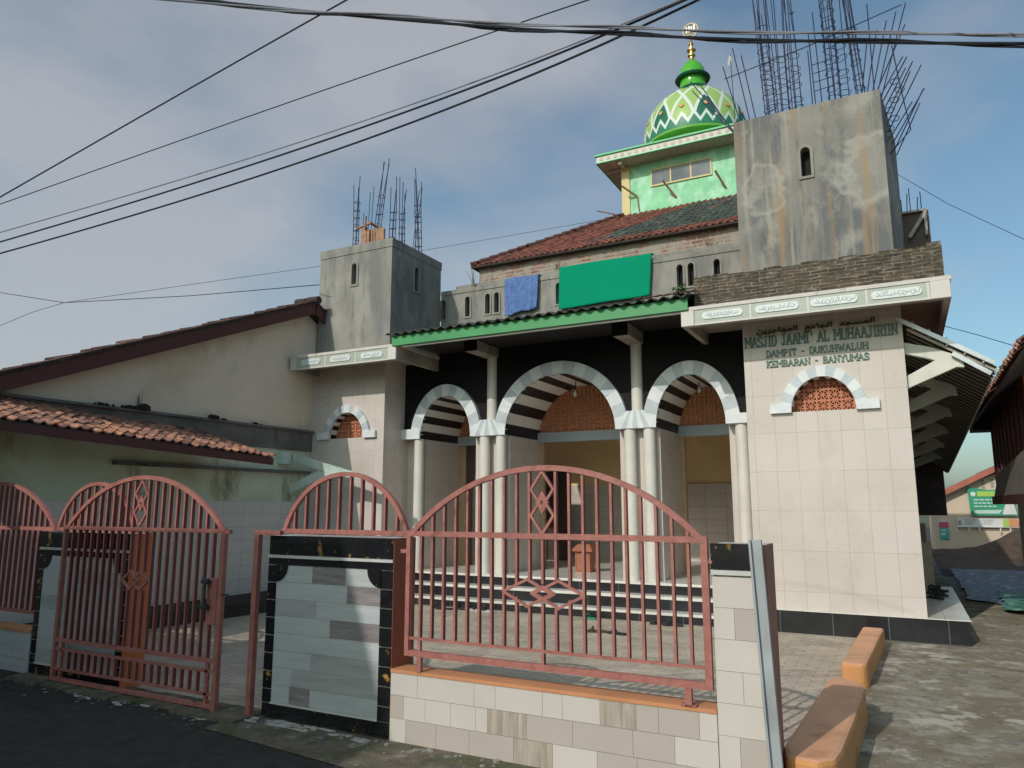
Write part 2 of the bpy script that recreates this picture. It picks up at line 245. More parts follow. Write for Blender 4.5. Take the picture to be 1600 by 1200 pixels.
# painted dome: lattice of white arches with a zigzag band
def dome_material(cx, cy, z0, z1):
    m = bpy.data.materials.new('dome_paint'); m.use_nodes = True; t = m.node_tree; L = t.links.new
    b = t.nodes['Principled BSDF']; b.inputs['Roughness'].default_value = 0.45
    g = N(t, 'ShaderNodeNewGeometry'); s = N(t, 'ShaderNodeSeparateXYZ'); L(g.outputs['Position'], s.inputs[0])
    def mth(op, a, bb=None, c=None):
        n = N(t, 'ShaderNodeMath', operation=op)
        for i, v in enumerate((a, bb, c)):
            if v is None: continue
            if isinstance(v, (int, float)): n.inputs[i].default_value = v
            else: L(v, n.inputs[i])
        return n.outputs[0]
    x = mth('SUBTRACT', s.outputs[0], cx); y = mth('SUBTRACT', s.outputs[1], cy)
    a = mth('DIVIDE', mth('ARCTAN2', y, x), 2 * pi); h = mth('DIVIDE', mth('SUBTRACT', s.outputs[2], z0), z1 - z0)
    def mix(f, c1, c2):
        n = N(t, 'ShaderNodeMixRGB'); L(f, n.inputs[0])
        for i, v in ((1, c1), (2, c2)):
            if isinstance(v, tuple): n.inputs[i].default_value = c4(v)
            else: L(v, n.inputs[i])
        return n.outputs[0]
    u = mth('MULTIPLY', a, 14)
    hb = mth('SUBTRACT', h, 0.10)
    sft = mth('POWER', mth('MAXIMUM', mth('MULTIPLY', hb, 1.42), 0.0), 2.0)      # arch curve, 0.5 at the first crossing
    f = mth('FRACT', u)
    d0 = mth('ABSOLUTE', mth('SUBTRACT', f, 0.5))            # 0.5 at petal joints, 0 in the petal middle
    inside = mth('LESS_THAN', mth('ADD', d0, sft), 0.5)
    par = mth('LESS_THAN', mth('FRACT', mth('MULTIPLY', mth('FLOOR', u), 0.5)), 0.25)
    petal = mix(par, (0.010, 0.14, 0.075), (0.33, 0.50, 0.13))
    body = mix(inside, (0.33, 0.50, 0.14), petal)
    # darker cells high up
    up = mth('MULTIPLY', mth('GREATER_THAN', h, 0.80), mth('LESS_THAN', d0, 0.25)); body = mix(up, body, (0.02, 0.17, 0.10))
    la = mth('ABSOLUTE', mth('SUBTRACT', mth('FRACT', mth('ADD', mth('ADD', u, sft), 0.5)), 0.5))
    lb = mth('ABSOLUTE', mth('SUBTRACT', mth('FRACT', mth('ADD', mth('SUBTRACT', u, sft), 0.5)), 0.5))
    wdt = mth('ADD', 0.050, mth('MULTIPLY', h, 0.06))
    line = mth('LESS_THAN', mth('MINIMUM', la, lb), wdt); body = mix(line, body, (0.66, 0.70, 0.66))
    zz = mth('MULTIPLY', mth('ABSOLUTE', mth('SUBTRACT', mth('FRACT', mth('MULTIPLY', a, 28)), 0.5)), 0.28)
    hz = mth('SUBTRACT', mth('SUBTRACT', h, 0.10), zz)
    below = mth('LESS_THAN', hz, 0.0); body = mix(below, body, (0.03, 0.20, 0.12))
    zl = mth('LESS_THAN', mth('ABSOLUTE', hz), 0.036); body = mix(zl, body, (0.68, 0.72, 0.68))
    L(body, b.inputs['Base Color']); MATS['dome_paint'] = m

# ------------------------------------------------------------------ mesh builder
class MB:
    def __init__(s): s.v = []; s.f = []; s.m = []; s.r = []
    def face(s, pts, m=0, r=0.0):
        n = len(s.v); s.v += [tuple(p) for p in pts]; s.f.append(tuple(range(n, n + len(pts)))); s.m.append(m); s.r.append(r)
    def box(s, x0, x1, y0, y1, z0, z1, m=0):
        n = len(s.v)
        s.v += [(x0, y0, z0), (x1, y0, z0), (x1, y1, z0), (x0, y1, z0), (x0, y0, z1), (x1, y0, z1), (x1, y1, z1), (x0, y1, z1)]
        for q in ((0, 3, 2, 1), (4, 5, 6, 7), (0, 1, 5, 4), (1, 2, 6, 5), (2, 3, 7, 6), (3, 0, 4, 7)):
            s.f.append(tuple(n + i for i in q)); s.m.append(m); s.r.append(0)
    def bar(s, p, q, w, h, m=0, up=(0, 0, 1)):
        p, q = Vector(p), Vector(q); d = (q - p)
        if d.length < 1e-6: return
        d.normalize(); u = Vector(up)
        if abs(d.dot(u)) > 0.98: u = Vector((0, 1, 0))
        a = d.cross(u).normalized(); b = a.cross(d).normalized(); n = len(s.v)
        for c in (p, q):
            for i, j in ((-1, -1), (1, -1), (1, 1), (-1, 1)): s.v.append(tuple(c + a * i * w / 2 + b * j * h / 2))
        for f in ((0, 1, 2, 3), (7, 6, 5, 4), (0, 4, 5, 1), (1, 5, 6, 2), (2, 6, 7, 3), (3, 7, 4, 0)):
            s.f.append(tuple(n + i for i in f)); s.m.append(m); s.r.append(0)
    def tube(s, pts, r, n=8, m=0, closed=False):
        pts = [Vector(p) for p in pts]; k0 = len(s.v); L = len(pts)
        for i, p in enumerate(pts):
            if closed: d = pts[(i + 1) % L] - pts[i - 1]
            else: d = pts[min(i + 1, L - 1)] - pts[max(i - 1, 0)]
            d.normalize(); u = Vector((0, 0, 1)) if abs(d.z) < 0.95 else Vector((0, 1, 0))
            a = d.cross(u).normalized(); b = a.cross(d)
            rr = r[i] if isinstance(r, (list, tuple)) else r
            for j in range(n):
                t = 2 * pi * j / n; s.v.append(tuple(p + a * rr * cos(t) + b * rr * sin(t)))
        for i in range(L if closed else L - 1):
            for j in range(n):
                a0 = k0 + i * n; b0 = k0 + ((i + 1) % L) * n
                s.f.append((a0 + j, a0 + (j + 1) % n, b0 + (j + 1) % n, b0 + j)); s.m.append(m); s.r.append(0)
        if not closed:
            s.f.append(tuple(k0 + j for j in range(n))[::-1]); s.m.append(m); s.r.append(0)
            s.f.append(tuple(k0 + (L - 1) * n + j for j in range(n))); s.m.append(m); s.r.append(0)
    def lathe(s, cx, cy, prof, n=48, m=0):
        k0 = len(s.v)
        for r, z in prof:
            for j in range(n): s.v.append((cx + r * cos(2 * pi * j / n), cy + r * sin(2 * pi * j / n), z))
        for i in range(len(prof) - 1):
            for j in range(n):
                a = k0 + i * n; b = a + n
                s.f.append((a + j, a + (j + 1) % n, b + (j + 1) % n, b + j)); s.m.append(m); s.r.append(0)
    def prism(s, poly, ext, m=0):
        """extrude polygon (3D points) by vector ext"""
        e = Vector(ext); a = [Vector(p) for p in poly]; b = [p + e for p in a]; n = len(a)
        s.face(a[::-1], m); s.face(b, m)
        for i in range(n): s.face((a[i], a[(i + 1) % n], b[(i + 1) % n], b[i]), m)
def finish(o, label=None, cat=None, group=None, kind=None):
    if label: o['label'] = label
    if cat: o['category'] = cat
    if group: o['group'] = group
    if kind: o['kind'] = kind
    return o
def build(mb, name, mats, parent=None, label=None, cat=None, group=None, kind=None, smooth=False, bevel=0):
    vs = mb.v; xs = [v[0] for v in vs]; ys = [v[1] for v in vs]; zs = [v[2] for v in vs]
    org = Vector(((min(xs) + max(xs)) / 2, (min(ys) + max(ys)) / 2, min(zs)))
    me = bpy.data.meshes.new(name); me.from_pydata([(v[0] - org.x, v[1] - org.y, v[2] - org.z) for v in vs], [], mb.f)
    for mm in (mats if isinstance(mats, (list, tuple)) else [mats]): me.materials.append(MATS[mm])
    me.polygons.foreach_set('material_index', mb.m)
    if any(mb.r):
        at = me.attributes.new('rnd', 'FLOAT', 'FACE'); at.data.foreach_set('value', mb.r)
    if smooth:
        me.polygons.foreach_set('use_smooth', [True] * len(me.polygons))
        try: me.set_sharp_from_angle(angle=radians(40))
        except Exception: pass
    if smooth or bevel:
        bm = bmesh.new(); bm.from_mesh(me); bmesh.ops.remove_doubles(bm, verts=bm.verts, dist=1e-5)
        if bevel: bmesh.ops.recalc_face_normals(bm, faces=bm.faces)
        bm.to_mesh(me); bm.free()
        if smooth:
            try: me.set_sharp_from_angle(angle=radians(40))
            except Exception: pass
    me.update()
    o = bpy.data.objects.new(name, me); COL.objects.link(o)
    if parent is not None:
        o.parent = parent; o.location = org - world_loc(parent)
    else: o.location = org
    if bevel:
        bv = o.modifiers.new('bevel', 'BEVEL'); bv.width = bevel; bv.segments = 2; bv.limit_method = 'ANGLE'
    return finish(o, label, cat, group, kind)
def world_loc(o):
    p = Vector((0, 0, 0))
    while o is not None: p += o.location; o = o.parent
    return p
def thing(name, loc, label, cat, group=None):
    o = bpy.data.objects.new(name, None); COL.objects.link(o); o.location = loc; o.empty_display_size = 0.2
    return finish(o, label, cat, group)
def ellipse(xc, hw, zs, rise, n=28, a0=0.0, a1=pi):
    return [(xc - hw * cos(a0 + (a1 - a0) * i / n), zs + rise * sin(a0 + (a1 - a0) * i / n)) for i in range(n + 1)]
def wall_open(mb, fm, U0, U1, V0, V1, ops, m=0):
    """flat wall with arched openings; ops = [(uc, hw, vb, vs, rise)] sorted in u"""
    u = U0
    for (uc, hw, vb, vs, rise) in ops:
        mb.face([fm(u, V0), fm(uc - hw, V0), fm(uc - hw, V1), fm(u, V1)], m)
        if vb > V0 + 1e-4: mb.face([fm(uc - hw, V0), fm(uc + hw, V0), fm(uc + hw, vb), fm(uc - hw, vb)], m)
        arc = ellipse(uc, hw, vs, rise, 16)
        for i in range(len(arc) - 1):
            (a, b), (c, d) = arc[i], arc[i + 1]; mb.face([fm(a, b), fm(c, d), fm(c, V1), fm(a, V1)], m)
        u = uc + hw
    mb.face([fm(u, V0), fm(U1, V0), fm(U1, V1), fm(u, V1)], m)
def reveal(mb, f0, f1, op, m=0, n=16, sill=True):
    uc, hw, vb, vs, rise = op
    arc = [(uc - hw, vb)] + ellipse(uc, hw, vs, rise, n) + [(uc + hw, vb)]
    for i in range(len(arc) - 1):
        a, b = arc[i], arc[i + 1]; mb.face([f0(*a), f0(*b), f1(*b), f1(*a)], m)
    if sill: mb.face([f0(uc - hw, vb), f0(uc + hw, vb), f1(uc + hw, vb), f1(uc - hw, vb)], m)
def YP(y): return lambda u, v: (u, y, v)
def XP(x): return lambda u, v: (x, u, v)
def ring(mb, y0, y1, xc, hw, zs, rise, th, n, mats=(0, 1)):
    """flat voussoir ring standing in a y-plane, alternating materials"""
    A = ellipse(xc, hw, zs, rise, n * 3); B = ellipse(xc, hw + th, zs, rise + th, n * 3)
    for i in range(n * 3):
        m = mats[(i // 3) % 2]
        a, b, c, d = A[i], A[i + 1], B[i + 1], B[i]
        mb.face([(a[0], y0, a[1]), (b[0], y0, b[1]), (c[0], y0, c[1]), (d[0], y0, d[1])], m)
        mb.face([(d[0], y0, d[1]), (c[0], y0, c[1]), (c[0], y1, c[1]), (d[0], y1, d[1])], m)
        mb.face([(a[0], y0, a[1]), (a[0], y1, a[1]), (b[0], y1, b[1]), (b[0], y0, b[1])], m)
def grille(mb, y, x0, x1, z0, z1, cell, keep, t=0.03):
    """openwork of square blocks, each a rosette of eight spokes"""
    nx = int((x1 - x0) / cell) + 1; nz = int((z1 - z0) / cell) + 1
    for i in range(nx):
        for j in range(nz):
            cx = x0 + (i + 0.5) * cell; cz = z0 + (j + 0.5) * cell
            if not keep(cx, cz): continue
            h = cell / 2; w = cell * 0.075
            for sx_, sz_ in ((-1, 0), (1, 0)): mb.box(cx + sx_ * h - w * (sx_ > 0) , cx + sx_ * h + w * (sx_ < 0), y, y + t, cz - h, cz + h)
            for s_ in (-1, 1): mb.box(cx - h + w, cx + h - w, y + 0.001, y + t - 0.001, cz + s_ * h - (w if s_ > 0 else 0), cz + s_ * h + (w if s_ < 0 else 0))
            oct_ = [(cx + cell * 0.13 * cos(pi / 4 * k), y + 0.002, cz + cell * 0.13 * sin(pi / 4 * k)) for k in range(8)]
            mb.prism(oct_, (0, t - 0.004, 0))
            for k in range(8):
                a = pi / 4 * k + pi / 8; r1 = cell * 0.46
                mb.bar((cx + cell * .1 * cos(a), y + t / 2, cz + cell * .1 * sin(a)), (cx + r1 * cos(a), y + t / 2, cz + r1 * sin(a)), t * 0.8, cell * 0.085, 0, up=(-sin(a), 0, cos(a)))
                a2 = a + pi / 4
                mb.bar((cx + r1 * .93 * cos(a), y + t / 2, cz + r1 * .93 * sin(a)), (cx + r1 * .93 * cos(a2), y + t / 2, cz + r1 * .93 * sin(a2)), t * 0.7, cell * 0.07, 0, up=(cos((a + a2) / 2), 0, sin((a + a2) / 2)))
            for sx_, sz_ in ((-1, -1), (1, -1), (1, 1), (-1, 1)):
                mb.prism([(cx + sx_ * h, y + 0.003, cz + sz_ * h), (cx + sx_ * h * .62, y + 0.003, cz + sz_ * h), (cx + sx_ * h, y + 0.003, cz + sz_ * h * .62)], (0, t - 0.006, 0))
def tiles(mb, P0, U, V, w, l, inside, m=0, th=0.018, jit=0.006, nu=None, nv=None, mfun=None):
    """pantiles: P0 eave corner, U along the eave, V up the slope (unit vectors)"""
    P0, U, V = Vector(P0), Vector(U).normalized(), Vector(V).normalized(); Nn = U.cross(V).normalized()
    if Nn.z < 0: Nn = -Nn
    for j in range(nv):
        for i in range(nu):
            if not inside((i + .5) * w, (j + .5) * l): continue
            r = random.random() * 0.96 + 0.02; dz = random.uniform(-jit, jit); dv = random.uniform(-jit, jit) * 2
            mm = mfun((i + .5) * w, (j + .5) * l) if mfun else m
            prof = [(0.0, .30), (.16, .05), (.34, 0.0), (.52, .10), (.70, .75), (.84, 1.0), (1.02, .38)]
            lo = []; hi = []; lo2 = []
            for a, b in prof:
                lo.append(P0 + U * (i + a) * w + V * (j * l + dv) + Nn * (b * w * .24 + th + dz))
                hi.append(P0 + U * (i + a) * w + V * ((j + 1.12) * l + dv) + Nn * (b * w * .24 + dz))
                lo2.append(lo[-1] - Nn * th)
            for k in range(len(prof) - 1):
                mb.face((lo[k], lo[k + 1], hi[k + 1], hi[k]), mm, r); mb.face((lo2[k], lo2[k + 1], lo[k + 1], lo[k]), mm, r)

# stroke lettering (slab capitals)
GL = {'M': ([(0, 0, 0, 1), (0, 1, .5, .35), (.5, .35, 1, 1), (1, 1, 1, 0)], [(0, 0), (1, 0), (0, 1), (1, 1)], 1.15),
      'A': ([(0, 0, .5, 1), (.5, 1, 1, 0), (.2, .36, .8, .36)], [(0, 0), (1, 0)], 1.0),
      'S': ([(1, .82, .8, 1), (.8, 1, .2, 1), (.2, 1, 0, .8), (0, .8, .15, .58), (.15, .58, .85, .42), (.85, .42, 1, .22), (1, .22, .8, 0), (.8, 0, .2, 0), (.2, 0, 0, .18)], [], .82),
      'J': ([(.65, 1, .65, .2), (.65, .2, .45, 0), (.45, 0, .15, 0), (.15, 0, 0, .2)], [(.65, 1)], .75),
      'I': ([(.5, 0, .5, 1)], [(.5, 0), (.5, 1)], .42),
      'D': ([(.12, 0, .12, 1), (0, 1, .65, 1), (.65, 1, 1, .72), (1, .72, 1, .28), (1, .28, .65, 0), (.65, 0, 0, 0)], [], .88),
      'L': ([(.15, 0, .15, 1), (0, 0, 1, 0), (1, 0, 1, .22)], [(.15, 1)], .8),
      'U': ([(.08, 1, .08, .25), (.08, .25, .3, 0), (.3, 0, .7, 0), (.7, 0, .92, .25), (.92, .25, .92, 1)], [], .90),
      'H': ([(.08, 0, .08, 1), (.92, 0, .92, 1), (.08, .5, .92, .5)], [(.08, 0), (.08, 1), (.92, 0), (.92, 1)], .98),
      'R': ([(.12, 0, .12, 1), (0, 1, .7, 1), (.7, 1, .95, .8), (.95, .8, .95, .65), (.95, .65, .7, .47), (.7, .47, .12, .47), (.55, .47, .95, 0)], [(.12, 0), (.95, 0)], .92),
      'N': ([(.08, 0, .08, 1), (.08, 1, .92, 0), (.92, 0, .92, 1)], [(.08, 0), (.08, 1), (.92, 1)], 1.0),
      'P': ([(.12, 0, .12, 1), (0, 1, .7, 1), (.7, 1, .95, .8), (.95, .8, .95, .65), (.95, .65, .7, .47), (.7, .47, .12, .47)], [(.12, 0)], .85),
      'T': ([(.5, 0, .5, 1), (0, 1, 1, 1), (0, 1, 0, .8), (1, 1, 1, .8)], [(.5, 0)], .88),
      'K': ([(.1, 0, .1, 1), (.1, .42, .9, 1), (.32, .56, .92, 0)], [(.1, 0), (.1, 1), (.92, 0), (.9, 1)], .95),
      'W': ([(0, 1, .25, 0), (.25, 0, .5, .8), (.5, .8, .75, 0), (.75, 0, 1, 1)], [(0, 1), (1, 1)], 1.2),
      'E': ([(.12, 0, .12, 1), (0, 1, .95, 1), (0, 0, .95, 0), (.12, .5, .65, .5), (.95, 1, .95, .8), (.95, 0, .95, .2)], [], .82),
      'B': ([(.12, 0, .12, 1), (0, 1, .7, 1), (.7, 1, .92, .8), (.92, .8, .7, .52), (.12, .52, .72, .52), (.72, .52, .98, .3), (.98, .3, .98, .2), (.98, .2, .72, 0), (.72, 0, 0, 0)], [], .88),
      'Y': ([(0, 1, .5, .48), (1, 1, .5, .48), (.5, .48, .5, 0)], [(0, 1), (1, 1), (.5, 0)], .95),
      "'": ([(.9, 1, .75, .70)], [], .45), '-': ([(.1, .5, .9, .5)], [], .6), ' ': ([], [], .6)}
def lettering(mb, txt, x0, x1, zb, zt, y, th, t=0.012, cell=0.8):
    tot = sum(GL[c][2] for c in txt) + 0.28 * (len(txt) - 1); k = (x1 - x0) / tot; H = zt - zb; x = x0; e = 0
    for c in txt:
        segs, ser, wd = GL[c]; wd *= k
        for (a, b, c_, d) in segs:
            e = (e + 1) % 7; yy = y - e * 0.0006
            p = Vector((x + a * wd, yy, zb + b * H)); q = Vector((x + c_ * wd, yy, zb + d * H)); dd = (q - p).normalized() * th * .35
            mb.bar(p - dd, q + dd, th, t, 0, up=(0, 1, 0))
        for (a, b) in ser:
            e = (e + 1) % 7; mb.bar((x + a * wd - th * 1.15, y - e * .0006 - .001, zb + b * H), (x + a * wd + th * 1.15, y - e * .0006 - .001, zb + b * H), th * .7, t, 0, up=(0, 1, 0))
        x += wd + 0.28 * k
def text_mesh(txt, x0, x1, zb, zt, y, mats, name, parent, off=0.0):
    cu = bpy.data.curves.new(name, 'FONT'); cu.body = txt; cu.extrude = 0.01; cu.offset = off; cu.resolution_u = 3
    o = bpy.data.objects.new(name, cu); COL.objects.link(o); bpy.context.view_layer.update()
    me = bpy.data.meshes.new_from_object(o.evaluated_get(bpy.context.evaluated_depsgraph_get())); bpy.data.objects.remove(o)
    xs = [v.co.x for v in me.vertices]; ys = [v.co.y for v in me.vertices]
    if not xs: return None
    ax, bx, ay, by = min(xs), max(xs), min(ys), max(ys); cx, cz = (x0 + x1) / 2, zb
    for v in me.vertices:
        X = (v.co.x - ax) / (bx - ax) * (x1 - x0) + x0 - cx; Z = (v.co.y - ay) / (by - ay) * (zt - zb); v.co = (X, -v.co.z, Z)
    me.materials.clear(); me.materials.append(MATS[mats]); p = bpy.data.objects.new(name, me); COL.objects.link(p)
    p.parent = parent; p.location = Vector((cx, y, cz)) - world_loc(parent)
    return p

# ================================================================== SETTING
def sheet(name, pts, z, m, kind='structure'):
    b = MB(); b.face([(x, y, z) for x, y in pts]); return build(b, name, m, kind=kind)
sheet('ground', [(-900, -900), (900, -900), (900, 900), (-900, 900)], -0.03, 'field')
sheet('courtyard_paving', [(-9.35, 4.3), (-0.5, 4.3), (-0.5, 9.95), (-9.35, 9.95)], 0.0, 'paving')
sheet('side_path', [(-0.52, 3.7), (14, 3.7), (14, 19.0), (-0.52, 19.0)], -0.004, 'mossy_concrete')
sheet('road', [(-60, -3.0), (60, -3.0), (60, 4.42), (-60, 4.42)], -0.012, 'asphalt')
sheet('road_edge', [(-4.5, 3.86), (-3.2, 3.72), (-1.8, 3.55), (1.5, 3.5), (1.5, 4.40), (-4.5, 4.40)], -0.006, 'road_edge')
b = MB(); random.seed(21); x = -7.35
while x < -4.5:
    w = random.uniform(.15, .5); yj = random.uniform(-.04, .04); b.prism([(x, 4.06 + yj, -.02), (x + w, 4.05 + yj, -.02), (x + w, 4.36, -.02), (x, 4.36, -.02)], (0, 0, .02 + random.uniform(0, .012))); x += w
build(b, 'threshold', 'road_edge', kind='structure')
b = MB(); random.seed(31)
for i in range(190):
    t = random.random()
    if t < .55: x, y_ = random.uniform(-4.5, -.4), 4.22 - abs(random.gauss(0, .10))
    elif t < .8: x, y_ = random.uniform(-7.3, -4.4), 4.05 - abs(random.gauss(0, .12))
    else: x, y_ = random.uniform(-.3, 2.2), random.uniform(4.4, 11)
    r = random.uniform(.004, .018) * (1.5 if random.random() < .15 else 1); h = r * random.uniform(.2, .7); n = 5
    P = [(x + r * random.uniform(.6, 1.2) * cos(2 * pi * k / n), y_ + r * random.uniform(.6, 1.2) * sin(2 * pi * k / n), -.006) for k in range(n)]
    b.prism(P, (0, 0, h), random.choice((0, 0, 1)))
for i in range(34):
    if i < 26: x, y_ = random.uniform(-4.5, -3.15), random.uniform(4.13, 4.225)
    else: x, y_ = random.uniform(-6.6, -4.7), random.uniform(3.98, 4.08)
    rx, ry = random.uniform(.03, .09), random.uniform(.012, .03); n = 9
    b.prism([(x + rx * random.uniform(.5, 1.1) * cos(2 * pi * k / n), y_ + ry * random.uniform(.5, 1.1) * sin(2 * pi * k / n), -.006 if i < 26 else -.012) for k in range(n)], (0, 0, random.uniform(.003, .010)), 2)
build(b, 'rubble', ['crumb', 'wet_grey', 'spill'], label='scattered small stones and cement crumbs along the foot of the fence and path', cat='rubble', kind='stuff')
sheet('yard_beyond', [(0.2, 19.0), (30, 19.0), (30, 60), (0.2, 60)], -0.008, 'earth_dark')
# low bank of dark earth and the soil heap in front of the far house
b = MB()
nx, ny = 60, 24
def bank(x, y):
    z = 0.34 * math.exp(-((y - 23.6) / 1.1) ** 2)
    z += 0.85 * math.exp(-(((x - 3.15) / 1.15) ** 2 + ((y - 24.6) / 1.3) ** 2)) + 0.03 * sin(9 * x + 5 * y) * sin(7 * y - 3 * x)
    return max(-0.02, z)
for i in range(nx):
    for j in range(ny):
        x0, x1 = 0.2 + i * .2, 0.4 + i * .2; y0, y1 = 21 + j * .22, 21.22 + j * .22
        b.face([(x0, y0, bank(x0, y0)), (x1, y0, bank(x1, y0)), (x1, y1, bank(x1, y1)), (x0, y1, bank(x0, y1))])
build(b, 'soil_bank', 'soil', smooth=True, kind='structure')

# ================================================================== MOSQUE
mosque = thing('mosque', (-4.7, 9.87, 0), 'unfinished white tiled mosque with striped arches, raw concrete towers and green painted dome', 'mosque')
M = mosque
# --- plinth, steps, platform
def boxes(name, m_, parent, *bb):
    for q in bb: b_ = MB(); b_.box(*q); build(b_, name, m_, parent)
boxes('plinth', 'black_tile', M, (-9.3, -7.3, 9.87, 11.7, 0, .265), (-1.8, .53, 9.87, 13.7, 0, .265))
boxes('plinth_top', 'floor_tile', M, (-9.3, -7.67, 9.855, 11.7, .265, .275), (-1.8, .55, 9.855, 13.7, .265, .275))
for k, (y, z0, z1, z2) in enumerate(((9.88, 0, .10, .135), (10.10, .135, .275, .315), (10.32, .315, .435, .47))):
    y2 = (10.10, 10.32, 10.42)[k]
    st = MB(); st.box(-7.3 if k == 0 else -7.66, -1.82, y, 11.8, z0 if k == 0 else z0 - .0, z1)
    s_ = build(st, 'step_riser', 'black_tile', M)
    tr = MB(); tr.box(-7.3 if k == 0 else -7.66, -1.82, y - .012, 11.8, z1, z2); build(tr, 'step_tread', 'floor_tile', M)
b = MB(); b.box(-7.66, -1.82, 11.8, 15.9, .30, .47); build(b, 'floor', 'floor_tile', M)
# --- piers
def pier(x0, x1, op, xr0):
    w = MB()
    wall_open(w, YP(9.92), x0, x1, .275, 3.984, [op])
    w.face([(x0, 9.92, .275), (x0, 9.92, 3.984), (x0, 12.0, 3.984), (x0, 12.0, .275)]); w.face([(x1, 9.92, .275), (x1, 12.0, .275), (x1, 12.0, 3.984), (x1, 9.92, 3.984)])
    build(w, 'wall', 'cream_tile', M)
    xc, hw, zb, zs, ri = op
    a = MB(); ring(a, 9.868, 9.93, xc, hw, zs, ri, .135, 13)
    for s_ in (-1, 1):
        xa, xb = sorted((xc + s_ * hw, xc + s_ * (hw + .26)))
        a.box(xa, xb, 9.862, 9.93, zs - .01, zs + .11, 0)
    ar = build(a, 'window_arch', ['marble_white', 'marble_grey'], M)
    r = MB(); n = 17
    arc = [(xc - hw, zb)] + ellipse(xc, hw, zs, ri, n) + [(xc + hw, zb)]
    for i in range(len(arc) - 1):
        p, q = arc[i], arc[i + 1]; r.face([(p[0], 9.92, p[1]), (q[0], 9.92, q[1]), (q[0], 10.3, q[1]), (p[0], 10.3, p[1])], i % 2)
    r.face([(xc - hw, 9.92, zb), (xc + hw, 9.92, zb), (xc + hw, 10.3, zb), (xc - hw, 10.3, zb)], 0)
    r.face([(xc - hw, 10.3, zb), (xc + hw, 10.3, zb), (xc + hw, 10.3, zb + ri + .01), (xc - hw, 10.3, zb + ri + .01)], 1)  # black back face painted in for the dark interior behind the grille
    build(r, 'window_recess', ['stripe_cream', 'stripe_black'], M)
    g = MB(); grille(g, 10.06, xc - hw, xc + hw, zb, zb + ri, .145, lambda cx, cz: ((abs(cx - xc) - .06) / hw) ** 2 + ((cz - .05 - zs) / ri) ** 2 < 1.05)
    build(g, 'window_grille', 'terracotta', M)
pier(-1.75, .13, (-.815, .375, 2.71, 2.71, .43), 0)
pier(-9.3, -7.67, (-8.455, .375, 2.68, 2.68, .44), 0)
# side wall of the hall, seen edge-on on the right, and hall shell
for xw in (.13, -7.75):
    b = MB(); added_wins = [(13.3, .55, 1.2, 3.3, .3), (14.95, .6, 1.2, 3.3, .3)]; wall_open(b, XP(xw), 12.0, 22, 0, 3.95, added_wins)  # openings added in both side walls to let daylight into the hall
    for w_ in added_wins: reveal(b, XP(xw), XP(xw - .12 if xw > 0 else xw + .1), w_)
    wall_open(b, XP(xw - .12 if xw > 0 else xw + .1), 12.0, 22, 0, 3.95, added_wins); build(b, 'side_wall', 'cream_tile_warm', M)
boxes('back_wall', 'cream_tile_warm', M, (-7.75, .13, 21.9, 22.1, 0, 3.95))
boxes('side_post', 'cream_tile_warm', M, (.13, .32, 13.7, 13.85, .2, .95), (.13, .30, 15.8, 16.0, .2, 1.2))
b = MB(); b.box(.13, .53, 13.7, 22, 0, .2); build(b, 'side_terrace', 'mossy_concrete', M)
# --- porch front wall (black) with three arches
A1 = (-6.78, .50, 2.66, 2.66, .71); A2 = (-4.69, .94, 2.66, 2.66, .92); A3 = (-2.625, .50, 2.66, 2.66, .74)
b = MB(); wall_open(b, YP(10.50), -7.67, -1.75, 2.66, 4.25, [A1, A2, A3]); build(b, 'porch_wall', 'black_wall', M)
for A, n in ((A1, 13), (A2, 17), (A3, 13)):
    a = MB(); ring(a, 10.42, 10.50, A[0], A[1], A[3], A[4], .20, n); build(a, 'arch_ring', ['marble_white', 'marble_grey'], M)
    v = MB(); nn = 16; arc = ellipse(A[0], A[1], A[3], A[4], nn * 2)
    for i in range(nn * 2):
        p, q = arc[i], arc[i + 1]
        v.face([(p[0], 10.43, p[1]), (q[0], 10.43, q[1]), (q[0], 11.75, q[1]), (p[0], 11.75, p[1])], 1 - (i // 2) % 2)
    build(v, 'arch_vault', ['stripe_cream', 'stripe_black'], M)
    g = MB(); grille(g, 11.68, A[0] - A[1], A[0] + A[1], 2.79, 2.66 + A[4], .15, lambda cx, cz, A=A: ((abs(cx - A[0]) - .07) / A[1]) ** 2 + ((cz - .06 - A[3]) / A[4]) ** 2 < 1.05)
    build(g, 'door_grille', 'terracotta', M)
    l = MB(); l.box(A[0] - A[1], A[0] + A[1], 11.64, 11.75, 2.62, 2.785); build(l, 'lintel', 'lintel_blue', M)
def spandrel(x0, x1):
    a = MB(); xm = (x0 + x1) / 2; n = 7; y = 10.412
    base = [x0 + (x1 - x0) * i / n for i in range(n + 1)]; tw = .13
    top = [xm - tw + 2 * tw * i / n for i in range(n + 1)]
    for i in range(n):
        P = [(base[i], y, 2.66), (base[i + 1], y, 2.66), (top[i + 1], y, 2.92), (top[i], y, 2.92)]; a.face(P, i % 2)
    a.face([(x0, y, 2.66), (x0, 10.6, 2.66), (x1, 10.6, 2.66), (x1, y, 2.66)], 0)
    a.face([(xm - tw, y, 2.92), (xm + tw, y, 2.92), (xm + tw, 10.5, 2.92), (xm - tw, 10.5, 2.92)], 0)
    a.face([(x0, y, 2.66), (xm - tw, y, 2.92), (xm - tw, 10.5, 2.92), (x0, 10.5, 2.66)], 0)
    a.face([(x1, y, 2.66), (xm + tw, y, 2.92), (xm + tw, 10.5, 2.92), (x1, 10.5, 2.66)], 0)
    build(a, 'arch_springer', ['marble_white', 'marble_grey'], M)
spandrel(-6.28, -5.63); spandrel(-3.75, -3.125)
